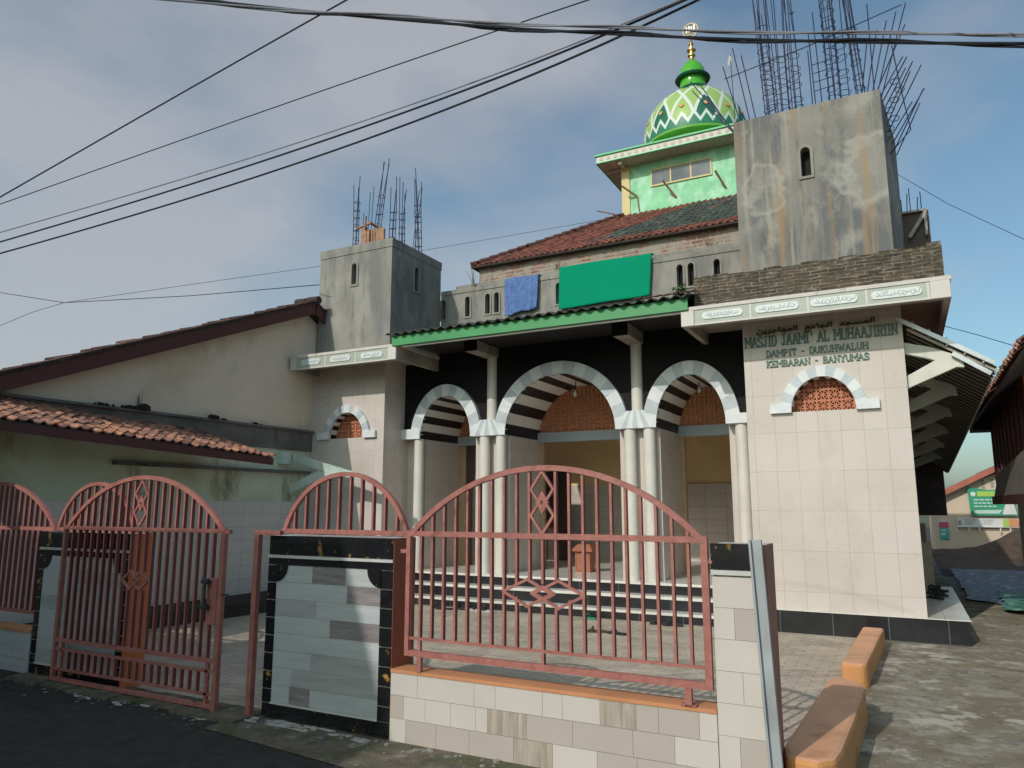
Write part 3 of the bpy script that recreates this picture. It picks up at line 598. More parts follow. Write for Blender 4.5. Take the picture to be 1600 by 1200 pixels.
boxes('arch_foot', 'marble_white', M, (-7.67, -7.28, 10.405, 10.6, 2.66, 2.83), (-2.125, -1.76, 10.405, 10.6, 2.66, 2.80))
# dividing piers behind the columns and outer side walls of the vaults
boxes('porch_pier', 'cream_tile', M, *[(x0, x1, 10.62, 11.75, .47, 2.66) for x0, x1 in ((-7.67, -7.281), (-6.279, -5.631), (-3.749, -3.126), (-2.124, -1.76))])
for x in (-7.355, -6.05, -5.745, -3.555, -3.255, -1.935):
    c = MB(); c.lathe(x, 10.52, [(.088, .47), (.088, 2.66)], 20); build(c, 'column', 'column_cream', M, smooth=True)
for x, zt in ((-5.905, 3.95), (-3.42, 3.93)):
    c = MB(); c.lathe(x, 10.50, [(.086, 2.92), (.086, 3.97)], 20); build(c, 'upper_column', 'column_cream', M, smooth=True)
    c = MB(); c.box(x - .11, x + .115, 9.8, 10.5, zt, 4.11); build(c, 'beam', 'soffit', M)
    c = MB(); c.box(x - .111, x + .116, 9.77, 9.8, zt - .002, 4.10); build(c, 'beam_end', 'black_wall', M)
# soffit under canopy
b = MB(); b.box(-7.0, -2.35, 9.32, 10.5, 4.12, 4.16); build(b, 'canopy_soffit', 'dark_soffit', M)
# --- interior
b = MB(); b.face([(-7.67, 14.7, 1.95), (-.02, 14.7, 1.95), (-.02, 14.7, 3.9), (-7.67, 14.7, 3.9)])

b.box(-7.67, -.02, 11.76, 14.7, 3.9, 3.95); pass
build(b, 'interior_wall', 'interior_yellow', M)
b = MB(); b.box(-7.66, -.03, 14.65, 14.75, .47, 1.95); build(b, 'interior_dado', 'interior_dado', M)
boxes('inner_door', 'dark_door', M, (-4.15, -3.95, 14.58, 14.65, .47, 2.3), (-6.7, -5.9, 13.5, 13.55, .47, 2.2))
for x0, x1, mm in ((-7.28, -7.13, 'door_pale'), (-7.13, -6.75, 'dark_door'), (-6.52, -6.28, 'door_wood'), (-5.63, -5.54, 'door_pale'), (-3.86, -3.75, 'dark_door'), (-3.125, -3.05, 'door_pale'), (-2.34, -2.22, 'door_wood')):
    b = MB(); b.box(x0, x1, 11.70, 11.78, .47, 2.62); build(b, 'door_frame', mm, M)
boxes('hall_front_wall', 'cream_tile', M, *[(x0, x1, 11.751, 11.84, .47, 3.9) for x0, x1 in ((-7.67, -7.28), (-6.28, -5.63), (-3.75, -3.125), (-2.125, -1.76))])
b = MB(); b.box(-2.52, -2.38, 14.635, 14.648, 1.35, 1.62); b.box(-2.52, -2.38, 14.635, 14.648, 1.65, 1.9); build(b, 'notice', 'paper', M)
for x, y, z in ((-6.80, 11.2, 3.22), (-4.72, 11.2, 3.36), (-2.66, 11.2, 3.28)):
    t_ = MB(); t_.tube([(x, y, z + .05), (x + .01, y, z + .16), (x + .02, y, z + .22)], .008, 6); c_ = build(t_, 'bulb_cord', 'cable_black', M)
    t_ = MB(); t_.lathe(x, y, [(.001, z - .045), (.022, z - .035), (.032, z - .01), (.028, z + .015), (.015, z + .04), (.013, z + .06)], 12); build(t_, 'light_bulb', 'bulb_white', M, smooth=True)
# --- cornices
def cornice(x0, x1, yb, panels, ends, carts):
    c = MB(); c.box(x0, x1, 9.30, yb, 3.985, 4.03); build(c, 'cornice_slab', 'soffit', M)
    c = MB(); c.box(x0, x1, 9.30, 9.38, 3.825, 3.985); build(c, 'cornice_front', 'soffit', M)
    c = MB(); c.box(x0, x0 + .07, 9.38, yb if x0 < -5 else 10.5, 3.826, 3.985); build(c, 'cornice_return', 'soffit', M)
    c = MB(); c.box(x1 - .07, x1, 9.38, yb, 3.826, 3.985); build(c, 'cornice_return', 'soffit', M)
    c = MB(); c.box(x0 - .012, x1 + .012, 9.268, yb, 4.03, 4.075); build(c, 'cornice_cap', 'cornice_cap', M)
    for a, d in ends:
        c = MB(); c.box(a, d, 9.262, 9.299, 3.822, 4.028); build(c, 'cornice_end', 'cornice_white', M, bevel=.008)
    c = MB(); c.box(panels[0], panels[1], 9.28, 9.299, 3.826, 4.028)
    build(c, 'cornice_panel', 'panel_green', M)
    c = MB(); c.box(panels[0], panels[1], 9.276, 9.2798, 3.826, 3.846)
    for j in joints:
        if panels[0] < j < panels[1]: c.box(j - .012, j + .012, 9.276, 9.2798, 3.8461, 4.028)
    build(c, 'panel_border', 'cornice_white', M)
    for (a, d) in carts:
        k = MB(); h = .048; zc = 3.94; pts = []
        for i in range(9): t = pi / 2 + pi * i / 8; pts.append((a + h + h * cos(t), 9.268, zc + h * sin(t)))
        for i in range(9): t = -pi / 2 + pi * i / 8; pts.append((d - h + h * cos(t), 9.268, zc + h * sin(t)))
        k.prism(pts, (0, .012, 0)); ca = build(k, 'cartouche', 'cartouche_white', M)
        s = MB(); x = a + .05
        while x < d - .06:
            w = random.uniform(.03, .055); h2 = random.uniform(.012, .03); z = zc + random.uniform(-.012, .01)
            s.tube([(x, 9.266, z), (x + w * .3, 9.266, z - h2), (x + w * .7, 9.266, z - h2 * .6), (x + w, 9.266, z + h2)], .0032, 4)
            if random.random() < .5: s.tube([(x + w * .5, 9.266, z + .01), (x + w * .5, 9.266, z + .034)], .003, 4)
            x += w * .9
        build(s, 'script', 'script_grey', ca)
joints = (-1.528, -.857, -.217, .41, -8.44, -7.80)
cornice(-2.40, .63, 12.0, (-2.23, .43), ((-2.40, -2.23), (.43, .63)), ((-2.13, -1.62), (-1.47, -.96), (-.83, -.31), (-.17, .35)))
cornice(-9.22, -6.97, 10.6, (-9.08, -7.13), ((-9.22, -9.08), (-7.13, -6.97)), ((-8.97, -8.55), (-8.33, -7.90), (-7.68, -7.24)))
# --- canopy between the cornices
b = MB(); b.box(-7.03, -2.30, 9.235, 9.27, 4.035, 4.19); build(b, 'canopy_fascia', 'green_fascia', M)
b = MB(); b.box(-6.85, -2.40, 9.275, 9.32, 4.005, 4.035); build(b, 'canopy_batten', 'light_strip', M)
b = MB(); n = 240; x0, x1 = -7.10, -2.24
for i in range(n):
    a0 = x0 + (x1 - x0) * i / n; a1 = x0 + (x1 - x0) * (i + 1) / n
    z0 = .020 * sin(a0 * 2 * pi / .165); z1 = .020 * sin(a1 * 2 * pi / .165)
    P = [(a0, 9.16, 4.215 + z0), (a1, 9.16, 4.215 + z1), (a1, 11.5, 4.66 + z1), (a0, 11.5, 4.66 + z0)]
    b.face(P); b.face([(p[0], p[1], p[2] - .012) for p in P][::-1]); b.face([P[0], P[1], (P[1][0], P[1][1], P[1][2] - .012), (P[0][0], P[0][1], P[0][2] - .012)])
build(b, 'canopy_roof', 'asbestos_dark', M, smooth=True)
b = MB(); random.seed(5)
for i in range(7):
    x = -3.0 + i * .12 + random.uniform(-.03, .03); b.prism([(x, 9.13, 4.235), (x + .11, 9.13, 4.245), (x + .11, 9.35, 4.30), (x, 9.35, 4.29)], (0, 0, .012))
build(b, 'loose_tile', 'old_tile', M)
# --- parapet with niches
NI = [(-7.54, .05), (-7.005, .05), (-6.57, .05), (-6.38, .05), (-5.13, .05), (-2.965, .05), (-2.785, .05), (-2.37, .05)]
ops = [(x, w, 5.03, 5.36, .055) for x, w in NI]
b = MB(); wall_open(b, YP(11.5), -7.6, -1.75, 4.4, 5.49, ops)
for op in ops: reveal(b, YP(11.5), YP(11.62), op)
b.box(-7.6, -1.75, 11.63, 11.78, 4.4, 5.55); b.box(-7.6, -1.75, 11.485, 11.63, 5.505, 5.585); b.box(-7.6, -1.75, 11.50, 11.63, 5.49, 5.505)
pw = build(b, 'parapet', 'concrete', M)
for op in ops:
    f_ = MB(); A = [(op[0] - op[1], op[2])] + ellipse(op[0], op[1], op[3], op[4], 10) + [(op[0] + op[1], op[2])]
    B = [(op[0] - op[1] - .03, op[2] - .03)] + ellipse(op[0], op[1] + .03, op[3], op[4] + .03, 10) + [(op[0] + op[1] + .03, op[2] - .03)]
    for i in range(len(A)):
        j = (i + 1) % len(A); f_.prism([(A[i][0], 11.482, A[i][1]), (A[j][0], 11.482, A[j][1]), (B[j][0], 11.482, B[j][1]), (B[i][0], 11.482, B[i][1])], (0, .017, 0))
    fr = build(f_, 'niche', 'niche_frame', M)
    h_ = MB(); h_.box(op[0] - op[1], op[0] + op[1], 11.612, 11.628, op[2], op[3] + op[4]); build(h_, 'niche_dark_back', 'painted_dark_back', fr)  # near-black panel standing in for the shade inside the niche
b = MB(); b.box(-7.35, -1.8, 11.64, 11.80, 5.585, 5.70); build(b, 'ring_beam', 'concrete', M)
b = MB(); b.box(-6.9, -1.8, 11.74, 11.9, 5.70, 6.02); build(b, 'upper_wall', 'brick_red', M)
# --- main roof
EZ = 6.03; YB = 11.6
c2, s2 = 2.27 / sqrt(2.27 ** 2 + 1.40 ** 2), 1.40 / sqrt(2.27 ** 2 + 1.40 ** 2)
b = MB()
front = lambda u, s: (s * c2 - .02) < u < 7.08 - s * c2 + .02
def mossf(u, s):
    x = -7.0 + u; yo = s * c2
    return 1 if (x > -4.75 + .85 * (yo - .3) - .35 * sin(yo * 9) * .3 and .30 < yo < 2.12 and random.random() < .97) else 0
tiles(b, (-7.0, YB, EZ), (1, 0, 0), (0, c2, s2), .118, .165, front, nu=60, nv=16, mfun=mossf)
tiles(b, (-7.0, 18.68, EZ), (0, -1, 0), (c2, 0, s2), .118, .165, lambda u, s: (s * c2 - .02) < u < 7.08 - s * c2 + .02, nu=60, nv=16)
rf = build(b, 'roof', ['roof_tile', 'moss_tile'], M)
b = MB(); ap = [(-4.73, 13.87, 7.43), (-2.19, 13.87, 7.43), (-2.19, 16.41, 7.43), (-4.73, 16.41, 7.43)]; ea = [(-7.0, YB, EZ), (.08, YB, EZ), (.08, 18.68, EZ), (-7.0, 18.68, EZ)]
for i in range(4): j = (i + 1) % 4; b.face([ea[i], ea[j], ap[j], ap[i]])
b.face([(p[0], p[1], p[2] - .03) for p in ea]); 
for i in range(4): j = (i + 1) % 4; b.face([ea[i], ea[j], (ea[j][0], ea[j][1], EZ - .03), (ea[i][0], ea[i][1], EZ - .03)])
build(b, 'roof_deck', 'dark_tile_under', rf)
b = MB()
for k in range(17):
    t0 = k / 17; p = Vector(ea[0]).lerp(Vector(ap[0]), t0); q = Vector(ea[0]).lerp(Vector(ap[0]), (k + 1.12) / 17)
    b.tube([p + Vector((0, 0, .045)), q + Vector((0, 0, .030))], [.05, .042], 8)
build(b, 'hip_tile', 'roof_tile', rf, smooth=True)
# --- lantern storey
LX, LY = -3.46, 15.14; H_ = 1.27
b = MB(); b.box(LX - H_ + .17, LX + H_, LY - H_ + .03, LY + H_, 7.2, 8.52); build(b, 'lantern_wall', 'wall_green', M)
boxes('lantern_pillar', 'pillar_yellow', M, (LX - H_, LX - H_ + .17, LY - H_, LY - H_ + .17, 7.3, 8.52), (LX + H_ - .16, LX + H_ + .01, LY - H_, LY - H_ + .17, 7.3, 8.52))
b = MB(); x0, x1, z0, z1 = -4.11, -2.87, 7.95, 8.32; y = LY - H_ + .0
b.box(x0, x1, y, y + .03, z0, z0 + .03); b.box(x0, x1, y, y + .03, z1 - .03, z1)
for x in (x0, x0 + .40, x0 + .81, x1 - .03): b.box(x, x + .03, y + .001, y + .029, z0 + .03, z1 - .03)
wn = build(b, 'window', 'frame_yellow', M)
b = MB(); b.box(x0 + .03, x1 - .03, y + .012, y + .028, z0 + .03, z1 - .03); build(b, 'pane', 'glass_dark', wn)
for (xa, za, xb, zb) in ((-4.64, 7.98, -4.40, 7.80), (-3.79, 7.92, -3.60, 7.62), (-2.76, 7.90, -2.62, 7.62)):
    b = MB(); b.bar((xa, LY - H_ - .25, za), (xb, LY - H_ + .02, zb), .03, .03)
    if xa < -4: b.bar((xb, LY - H_ + .0, zb), (xb + .03, LY - H_ + .0, zb - .32), .02, .02)
    build(b, 'wood_strut', 'form_wood', M)
b = MB(); b.bar((-5.15, 13.5, 7.50), (-4.7, 13.9, 7.44), .02, .02); build(b, 'drain_pipe', 'form_wood', M)
E_ = 1.68
b = MB(); b.box(LX - E_ + .04, LX + E_ - .04, LY - E_ + .04, LY + E_ - .04, 8.50, 8.54); build(b, 'lantern_soffit', 'rafter_wood', M)
boxes('corner_beam', 'rafter_wood', M, (LX - E_ + .1, LX - H_, LY - H_ - .0, LY - H_ + .07, 8.43, 8.50), (LX - H_ + .05, LX - H_ + .12, LY - E_ + .08, LY - H_, 8.43, 8.50))
b = MB()
for z0, z1, e, m_ in ((8.50, 8.515, .0, 0), (8.515, 8.655, -.012, 1), (8.655, 8.69, .02, 0)):
    h = E_ + e
    b.box(LX - h, LX + h, LY - h, LY - h + .035, z0, z1, m_); b.box(LX - h, LX - h + .035, LY - h + .035, LY + h, z0, z1, m_); b.box(LX + h - .035, LX + h, LY - h + .035, LY + h, z0, z1, m_)
fa = build(b, 'lantern_fascia', ['terrace_trim', 'trim_panel'], M)
b = MB()
for i in range(22):
    x = LX - E_ + .12 + i * .15; pts = [(x + .045 * cos(pi * k / 3), LY - E_ + .004, 8.585 + .042 * sin(pi * k / 3)) for k in range(6)]; b.prism(pts, (0, .006, 0))
build(b, 'fascia_motif', 'trim_motif', fa)
b = MB(); h = E_ + .02; cc = [(LX - h, LY - h, 8.69), (LX + h, LY - h, 8.69), (LX + h, LY + h, 8.69), (LX - h, LY + h, 8.69)]; tt = [(LX - 1.0, LY - 1.0, 8.95), (LX + 1.0, LY - 1.0, 8.95), (LX + 1.0, LY + 1.0, 8.95), (LX - 1.0, LY + 1.0, 8.95)]
for i in range(4): j = (i + 1) % 4; b.face([cc[i], cc[j], tt[j], tt[i]])
b.face(tt); build(b, 'lantern_roof', 'terrace_trim', M)
# --- dome
R = 1.11; DZ0, DZ1 = 9.16, 10.52
dome_material(LX, LY, DZ0, DZ1)
prof = []
for i in range(25):
    t = i / 24; a = -0.18 + (pi / 2 * .93 + .18) * t
    prof.append((R * cos(a) if a > 0 else R * cos(a * .8), DZ0 + .20 + (DZ1 - DZ0 - .20) * sin(a) / sin(pi / 2 * .93)))
prof = [(r, z) for r, z in prof if z > DZ0 - .05]
b = MB(); b.lathe(LX, LY, prof, 72); dm = build(b, 'dome', 'dome_paint', M, smooth=True)
b = MB(); b.lathe(LX, LY, [(1.0, 8.8), (1.0, 9.10), (1.09, 9.12), (1.12, 9.15), (1.115, 9.19), (1.10, 9.205), (1.05, 9.21)], 60); build(b, 'dome_lip', 'lime', M, smooth=True)
b = MB(); b.lathe(LX, LY, [(.42, 10.46), (.38, 10.52), (.32, 10.57), (.28, 10.60)], 40); build(b, 'neck_ring', 'deep_green', dm, smooth=True)
b = MB(); b.lathe(LX, LY, [(.31, 10.55), (.285, 10.62), (.275, 10.72), (.28, 10.84)], 40); build(b, 'neck', 'bright_green', dm, smooth=True)
b = MB(); b.lathe(LX, LY, [(.26, 10.80), (.36, 10.80), (.385, 10.825), (.37, 10.86), (.30, 10.89), (.26, 10.895)], 40); build(b, 'neck_collar', 'deep_green', dm, smooth=True)
b = MB(); b.lathe(LX, LY, [(.29, 10.87), (.285, 10.95), (.26, 11.05), (.20, 11.16), (.12, 11.25), (.05, 11.30)], 40); build(b, 'bulb', 'bright_green', dm, smooth=True)
b = MB(); b.lathe(LX, LY, [(.075, 11.26), (.06, 11.31), (.045, 11.36), (.05, 11.38), (.085, 11.40), (.085, 11.42), (.045, 11.44), (.05, 11.50), (.10, 11.53), (.10, 11.55), (.04, 11.58), (.035, 11.66), (.055, 11.68), (.055, 11.70), (.03, 11.73), (.025, 11.86)], 24); fi = build(b, 'finial', 'brass', dm, smooth=True)
b = MB(); zc = 12.03; rr = .165; cy = LY
b.tube([(LX + rr * cos(2 * pi * i / 36), cy, zc + rr * sin(2 * pi * i / 36)) for i in range(36)], .022, 8, closed=True)
for k, (h0, h1) in enumerate(((-.03, .10), (-.03, .11), (-.03, .09), (-.06, .13))):
    x = LX - .085 + k * .055; b.bar((x, cy, zc + h0), (x, cy, zc + h1), .022, .02, up=(0, 1, 0))
b.tube([(LX - .13, cy, zc - .03), (LX - .05, cy, zc - .055), (LX + .03, cy, zc - .03), (LX + .08, cy, zc - .05), (LX + .12, cy, zc + .02)], .014, 6)
b.tube([(LX - .10, cy, zc - .09), (LX, cy, zc - .105), (LX + .09, cy, zc - .08)], .013, 6)
build(b, 'finial_disc', 'gold_pale', fi, smooth=True)
for k in range(14):
    a = 2 * pi * (k + .5) / 14; zz = DZ0 + .50; ra = next(r for r, z in prof if z >= zz)
    b = MB(); c_ = Vector((LX + ra * cos(a), LY + ra * sin(a), zz)); n_ = Vector((cos(a), sin(a), .35)).normalized(); u_ = Vector((-sin(a), cos(a), 0)); w_ = n_.cross(u_)
    pts = []
    for i in range(16):
        r_ = .055 if i % 2 == 0 else .034; pts.append(c_ + n_ * .012 + u_ * r_ * cos(pi * i / 8) + w_ * r_ * sin(pi * i / 8))
    b.prism(pts, n_ * .02); build(b, 'rosette', 'rosette', dm)
# --- towers
def tower(x0, x1, y0, y1, z0, z1, slits, mname, dx=0.0, side=None, band=None):
    w = MB(); wall_open(w, YP(y0), x0, x1, z0, z1, slits)
    for s in slits: reveal(w, YP(y0), YP(y0 + .15), s)
    f = lambda u, v: (x1 + dx * (u - y0) / (y1 - y0), u, v)
    wall_open(w, f, y0, y1, z0, z1, side or [])
    for s in side or []: reveal(w, f, lambda u, v: (f(u, v)[0] - .15, u, v), s)
    w.face([(x0, y0, z0), (x0, y0, z1), (x0, y1, z1), (x0, y1, z0)]); w.face([(x0, y1, z0), (x0, y1, z1), (x1 + dx, y1, z1), (x1 + dx, y1, z0)])
    w.face([(x0, y0, z1), (x1, y0, z1), (x1 + dx, y1, z1), (x0, y1, z1)])
    t_ = build(w, 'tower', mname, M)
    if band:
        q = MB(); q.box(x0 - .008, x1 + .012, y0 - .012, y1 + .012, band, z1 + .004); build(q, 'tower_band', mname, t_)
    for op in slits:
        f_ = MB(); A = [(op[0] - op[1], op[2])] + ellipse(op[0], op[1], op[3], op[4], 10) + [(op[0] + op[1], op[2])]; t = .035
        B = [(op[0] - op[1] - t, op[2] - t)] + ellipse(op[0], op[1] + t, op[3], op[4] + t, 10) + [(op[0] + op[1] + t, op[2] - t)]
        for i in range(len(A)):
            j = (i + 1) % len(A); f_.prism([(A[i][0], y0 - .02, A[i][1]), (A[j][0], y0 - .02, A[j][1]), (B[j][0], y0 - .02, B[j][1]), (B[i][0], y0 - .02, B[i][1])], (0, .019, 0))
        build(f_, 'slit_frame', 'niche_frame', t_)
        h_ = MB(); h_.box(op[0] - op[1], op[0] + op[1], y0 + .14, y0 + .16, op[2], op[3] + op[4]); build(h_, 'slit_dark_back', 'painted_dark_back', t_)  # dark panel closes the slit, its shade put into the colour
    for op in side or []:
        h_ = MB(); xx = f(op[0], 0)[0]; h_.box(xx - .16, xx - .14, op[0] - op[1], op[0] + op[1], op[2], op[3] + op[4]); build(h_, 'slit_dark_back', 'painted_dark_back', t_)
        f_ = MB(); t = .035; A = [(op[0] - op[1], op[2])] + ellipse(op[0], op[1], op[3], op[4], 10) + [(op[0] + op[1], op[2])]
        B = [(op[0] - op[1] - t, op[2] - t)] + ellipse(op[0], op[1] + t, op[3], op[4] + t, 10) + [(op[0] + op[1] + t, op[2] - t)]
        for i in range(len(A)):
            j = (i + 1) % len(A); f_.prism([(xx + .001, A[i][0], A[i][1]), (xx + .001, A[j][0], A[j][1]), (xx + .001, B[j][0], B[j][1]), (xx + .001, B[i][0], B[i][1])], (.018, 0, 0))
        build(f_, 'slit_frame', 'niche_frame', t_)
    return t_
tr_ = tower(-1.73, .11, 9.92, 11.6, 4.08, 6.82, [(-.825, .06, 5.83, 6.17, .065)], 'concrete_rust', dx=.16)
tl_ = tower(-9.23, -7.60, 9.92, 11.47, 4.08, 6.16, [(-8.42, .055, 5.43, 5.76, .06)], 'concrete', side=[(10.66, .07, 5.38, 5.76, .07)], band=6.01)
b = MB(); b.box(-2.25, .59, 9.40, 9.52, 4.076, 4.475); b.box(.47, .59, 9.52, 11.9, 4.076, 4.45); b.box(-2.25, -2.13, 9.52, 11.45, 4.076, 4.45)
for i in range(13): x = -2.24 + i * .218; b.box(x + .004, x + .205, 9.402, 9.518, 4.476, 4.476 + random.choice((.004, .012, .03)))
b.box(.44, .585, 9.41, 9.6, 4.48, 4.53)
build(b, 'brick_parapet', 'old_brick', M)
# rebar
def cage(x, y, z0, z1, n, r, lx, ly, ringz, step, parent, rad=.0068, sq=False):
    b = MB(); d = Vector((lx, ly, 1))
    bars = []
    for k in range(n):
        a = 2 * pi * (k + .5) / n + (pi / 4 if sq else 0) * 0
        p = Vector((x + r * cos(a), y + r * sin(a), z0)); e = z1 + random.uniform(-.25, .25); j = Vector((random.uniform(-.035, .035), random.uniform(-.03, .03), 0))
        mid = p + d * (e - z0) * .55 + j * .4; q = p + d * (e - z0) + j * 1.8
        b.tube([p, mid, q], rad, 5); bars.append((p, mid, q))
    z = z0 + .06
    while z < ringz:
        t = (z - z0); c = Vector((x, y, z0)) + d * t; tl = random.uniform(-.12, .12)
        b.tube([c + Vector(((r + .012) * cos(2 * pi * i / (4 if sq else 10) + pi / 4 * 0 + (pi / n if sq else 0)), (r + .012) * sin(2 * pi * i / (4 if sq else 10) + (pi / n if sq else 0)), tl * cos(2 * pi * i / 10) * .3)) for i in range(4 if sq else 10)], rad * .75, 4, closed=True)
        z += step * random.uniform(.7, 1.3)
    return build(b, 'rebar_cage', 'rebar', parent)
random.seed(11)
for (x, y, zt, n, r, lx, rz) in ((-1.24, 10.15, 8.95, 6, .075, -.05, 8.3), (-1.10, 10.5, 9.3, 6, .08, -.03, 8.0), (-.90, 10.2, 8.9, 6, .07, -.02, 7.9), (-1.30, 10.9, 9.3, 5, .08, -.05, 8.2),
                               (-.42, 10.2, 9.1, 7, .08, -.02, 8.5), (-.30, 10.5, 9.4, 5, .07, -.03, 8.2), (-.10, 10.1, 9.2, 8, .055, -.06, 8.0)):
    cage(x, y, 6.75, zt, n - 1, r, lx, .02, rz, .17, tr_)
b = MB()
for (x, z1, lx) in ((-1.62, 7.85, -.22), (-1.50, 8.1, -.16), (-1.42, 7.95, -.15), (-.66, 8.0, -.03), (-.58, 8.3, -.03), (-.70, 7.75, -.02), (.05, 8.2, -.0), (-1.70, 7.75, -.62), (-1.72, 7.6, -.68), (-1.71, 7.45, -.55), (-1.73, 7.7, -.5)):
    b.tube([(x, 10.1, 6.7), (x + lx * (z1 - 6.7), 10.15, z1)], .008, 5)
b.tube([(-1.85, 10.1, 7.62), (-.7, 10.12, 7.80), (.45, 10.15, 8.05)], .007, 5)
for k in range(4): b.tube([(-.68, 10.1, 7.1 + k * .13), (-.42, 10.12, 7.13 + k * .13)], .006, 4)
build(b, 'rebar', 'rebar', tr_)
# bars bent outwards over the right edge
b = MB()
for k in range(11):
    x = -.02 + .02 * k; z = 6.88 - .055 * k; L = random.uniform(.8, 1.3)
    b.tube([(x + .08, 10.15 + .08 * k, z), (x + .08 + .36 * L, 10.3 + .08 * k, z + L * random.uniform(.62, .85))], .008, 5)
for k in range(5): b.tube([(-.12 + .06 * k, 10.12, 6.78), (.02 + .12 * k, 10.15, 7.7 + .09 * k)], .008, 5)
b.tube([(.30, 10.3, 7.6), (.36, 10.35, 7.0), (.44, 10.5, 6.45), (.16, 10.6, 6.2)], .008, 5)
for k in range(7):
    cx_, cz_ = .12 + .03 * k + .04 * (k % 3), 6.35 + .13 * k
    b.tube([(cx_ + .06 * cos(pi / 3 * i), 10.4 + .05 * sin(pi / 3 * i), cz_ + .07 * sin(pi / 3 * i)) for i in range(6)], .006, 4, closed=True)
build(b, 'bent_rebar', 'rebar', tr_)
for (x, z1, r, lx) in ((-9.0, 7.9, .05, .01), (-8.55, 7.95, .06, .12), (-8.14, 7.5, .055, .04), (-7.9, 7.45, .05, -.01), (-7.72, 7.7, .055, -.06)):
    cage(x, 10.6 if x < -7.8 else 10.9, 6.12, z1, 4, r, lx, .0, z1 - .45, .15, tl_, rad=.008, sq=True)
b = MB()
for (x, z1, lx) in ((-8.72, 7.5, .03), (-8.66, 7.6, .05), (-7.62, 7.35, .12), (-7.66, 7.3, .1), (-8.85, 7.1, .02)): b.tube([(x, 10.6, 6.1), (x + lx * 1.3, 10.6, z1)], .007, 5)
build(b, 'rebar', 'rebar', tl_)
b = MB(); b.box(-8.62, -8.50, 10.3, 10.34, 6.15, 6.66); b.box(-8.50, -8.44, 10.31, 10.6, 6.15, 6.60); b.box(-8.30, -8.12, 10.34, 10.38, 6.15, 6.58); b.bar((-8.74, 10.3, 6.66), (-8.38, 10.3, 6.72), .04, .03); b.bar((-8.52, 10.28, 6.6), (-8.50, 10.28, 6.86), .02, .03); b.bar((-8.44, 10.3, 6.74), (-8.34, 10.5, 6.66), .05, .03)
for i in range(5): b.box(-8.43 + i * .055, -8.39 + i * .055, 10.35, 10.36, 6.15, 6.62)
build(b, 'formwork', 'form_wood', tl_)
# small shed wall of boards behind the brick parapet, and roof pile
b = MB(); b.box(.18, .64, 12.2, 12.24, 5.2, 5.92); build(b, 'roof_board', 'dark_door', M)
b = MB(); b.bar((.36, 12.1, 5.50), (.60, 12.12, 5.88), .05, .03, up=(0, 1, 0)); b.bar((.585, 12.1, 5.5), (.59, 12.12, 5.84), .035, .03, up=(0, 1, 0)); b.box(.14, .62, 12.14, 12.2, 5.90, 5.93); build(b, 'roof_prop', 'grey_wood', M)
b = MB()
for k in range(6): b.tube([(.10, 12.5 , 5.97 + k * .055), (.25 + .02 * (k % 2) - .01 * k, 12.45, 5.97 + k * .055)], .035, 8)
build(b, 'stacked_tiles', 'dark_tile_under', M)
b = MB()
for k, x in enumerate((.30, .36, .42, .50, .57)): b.tube([(x, 12.6, 5.9), (x + .03 * (k % 2), 12.6, 6.3 + .08 * (k % 3))], .007, 4)
build(b, 'rebar', 'rebar', M)
# --- lettering on the right pier
b = MB(); lettering(b, "MASJID JAAMI' AL MUHAAJIRIIN", -1.715, .075, 3.595, 3.725, 9.908, .0175); build(b, 'sign_lettering', 'sign_green', M)
b = MB(); lettering(b, "DAMPIT - DUKUHWALUH", -1.46, -.26, 3.450, 3.530, 9.908, .0125); build(b, 'sign_lettering', 'sign_green', M)
b = MB(); lettering(b, "KEMBARAN - BANYUMAS", -1.46, -.26, 3.315, 3.392, 9.908, .0125); build(b, 'sign_lettering', 'sign_green', M)
AR = '\uFEE6\uFEF3\uFEAE\uFE9F\uFE8E\uFEEC\uFEE4\uFEDF\u0627  \uFECA\uFEE3\uFE8E\uFEA0\uFEDF\u0627  \uFEAA\uFEA0\uFEB4\uFEE4\uFEDF\u0627'
text_mesh(AR, -1.57, -.16, 3.735, 3.835, 9.903, 'sign_dark', 'arabic_lettering', M, 0.022)
# --- side eave on the right, with brackets
a0, a1 = Vector((.13, 9.98, 3.74)), Vector((1.03, 9.98, 3.12)); far = 12.0
dv = Vector((-.0145, 1, -.090))
b = MB()
U_ = dv.normalized(); V_ = (a0 - a1).normalized(); Lw = (a1 - a0).length
o_ = a1 + Vector((0, .0, -.02))
tiles(b, o_, U_, V_, .118, .165, lambda u, s: s < Lw, nu=79, nv=7)
ev = build(b, 'side_eave_roof', 'old_tile', M)
b = MB(); q0, q1 = a0 + dv * 9.3, a1 + dv * 9.3; dn = Vector((0, 0, -.05))
b.prism([a0 + dn, a1 + dn, q1 + dn, q0 + dn], (0, 0, .03)); build(b, 'side_eave_deck', 'dark_tile_under', ev)
b = MB()
for k in range(54):
    p = a1 + dv * (k * .17) + Vector((.02, 0, -.05)); b.bar(p, p + Vector((-.9, 0, .60)) * .97, .03, .03)
build(b, 'side_rafter', 'rafter_wood', ev)
b = MB(); e1 = Vector((-.02, -.03, .03)); b.bar(a0 + e1 + Vector((-.04, 0, .02)), a1 + e1 + Vector((.02, 0, .0)), .10, .05); b.bar(a0.lerp(a1, .55) + Vector((0, -.03, -.09)), a1 + Vector((-.04, -.03, -.085)), .04, .05); build(b, 'rake_flashing', 'gutter_metal', ev)
b = MB()
for k in range(5):
    p = a0.lerp(a1, .12 + .19 * k) + Vector((0, -.05, .05)); b.bar(p - Vector((0, 0, .08)), p + Vector((0, 0, .02)), .018, .02)
build(b, 'flashing_clip', 'steel', ev)
br0 = None
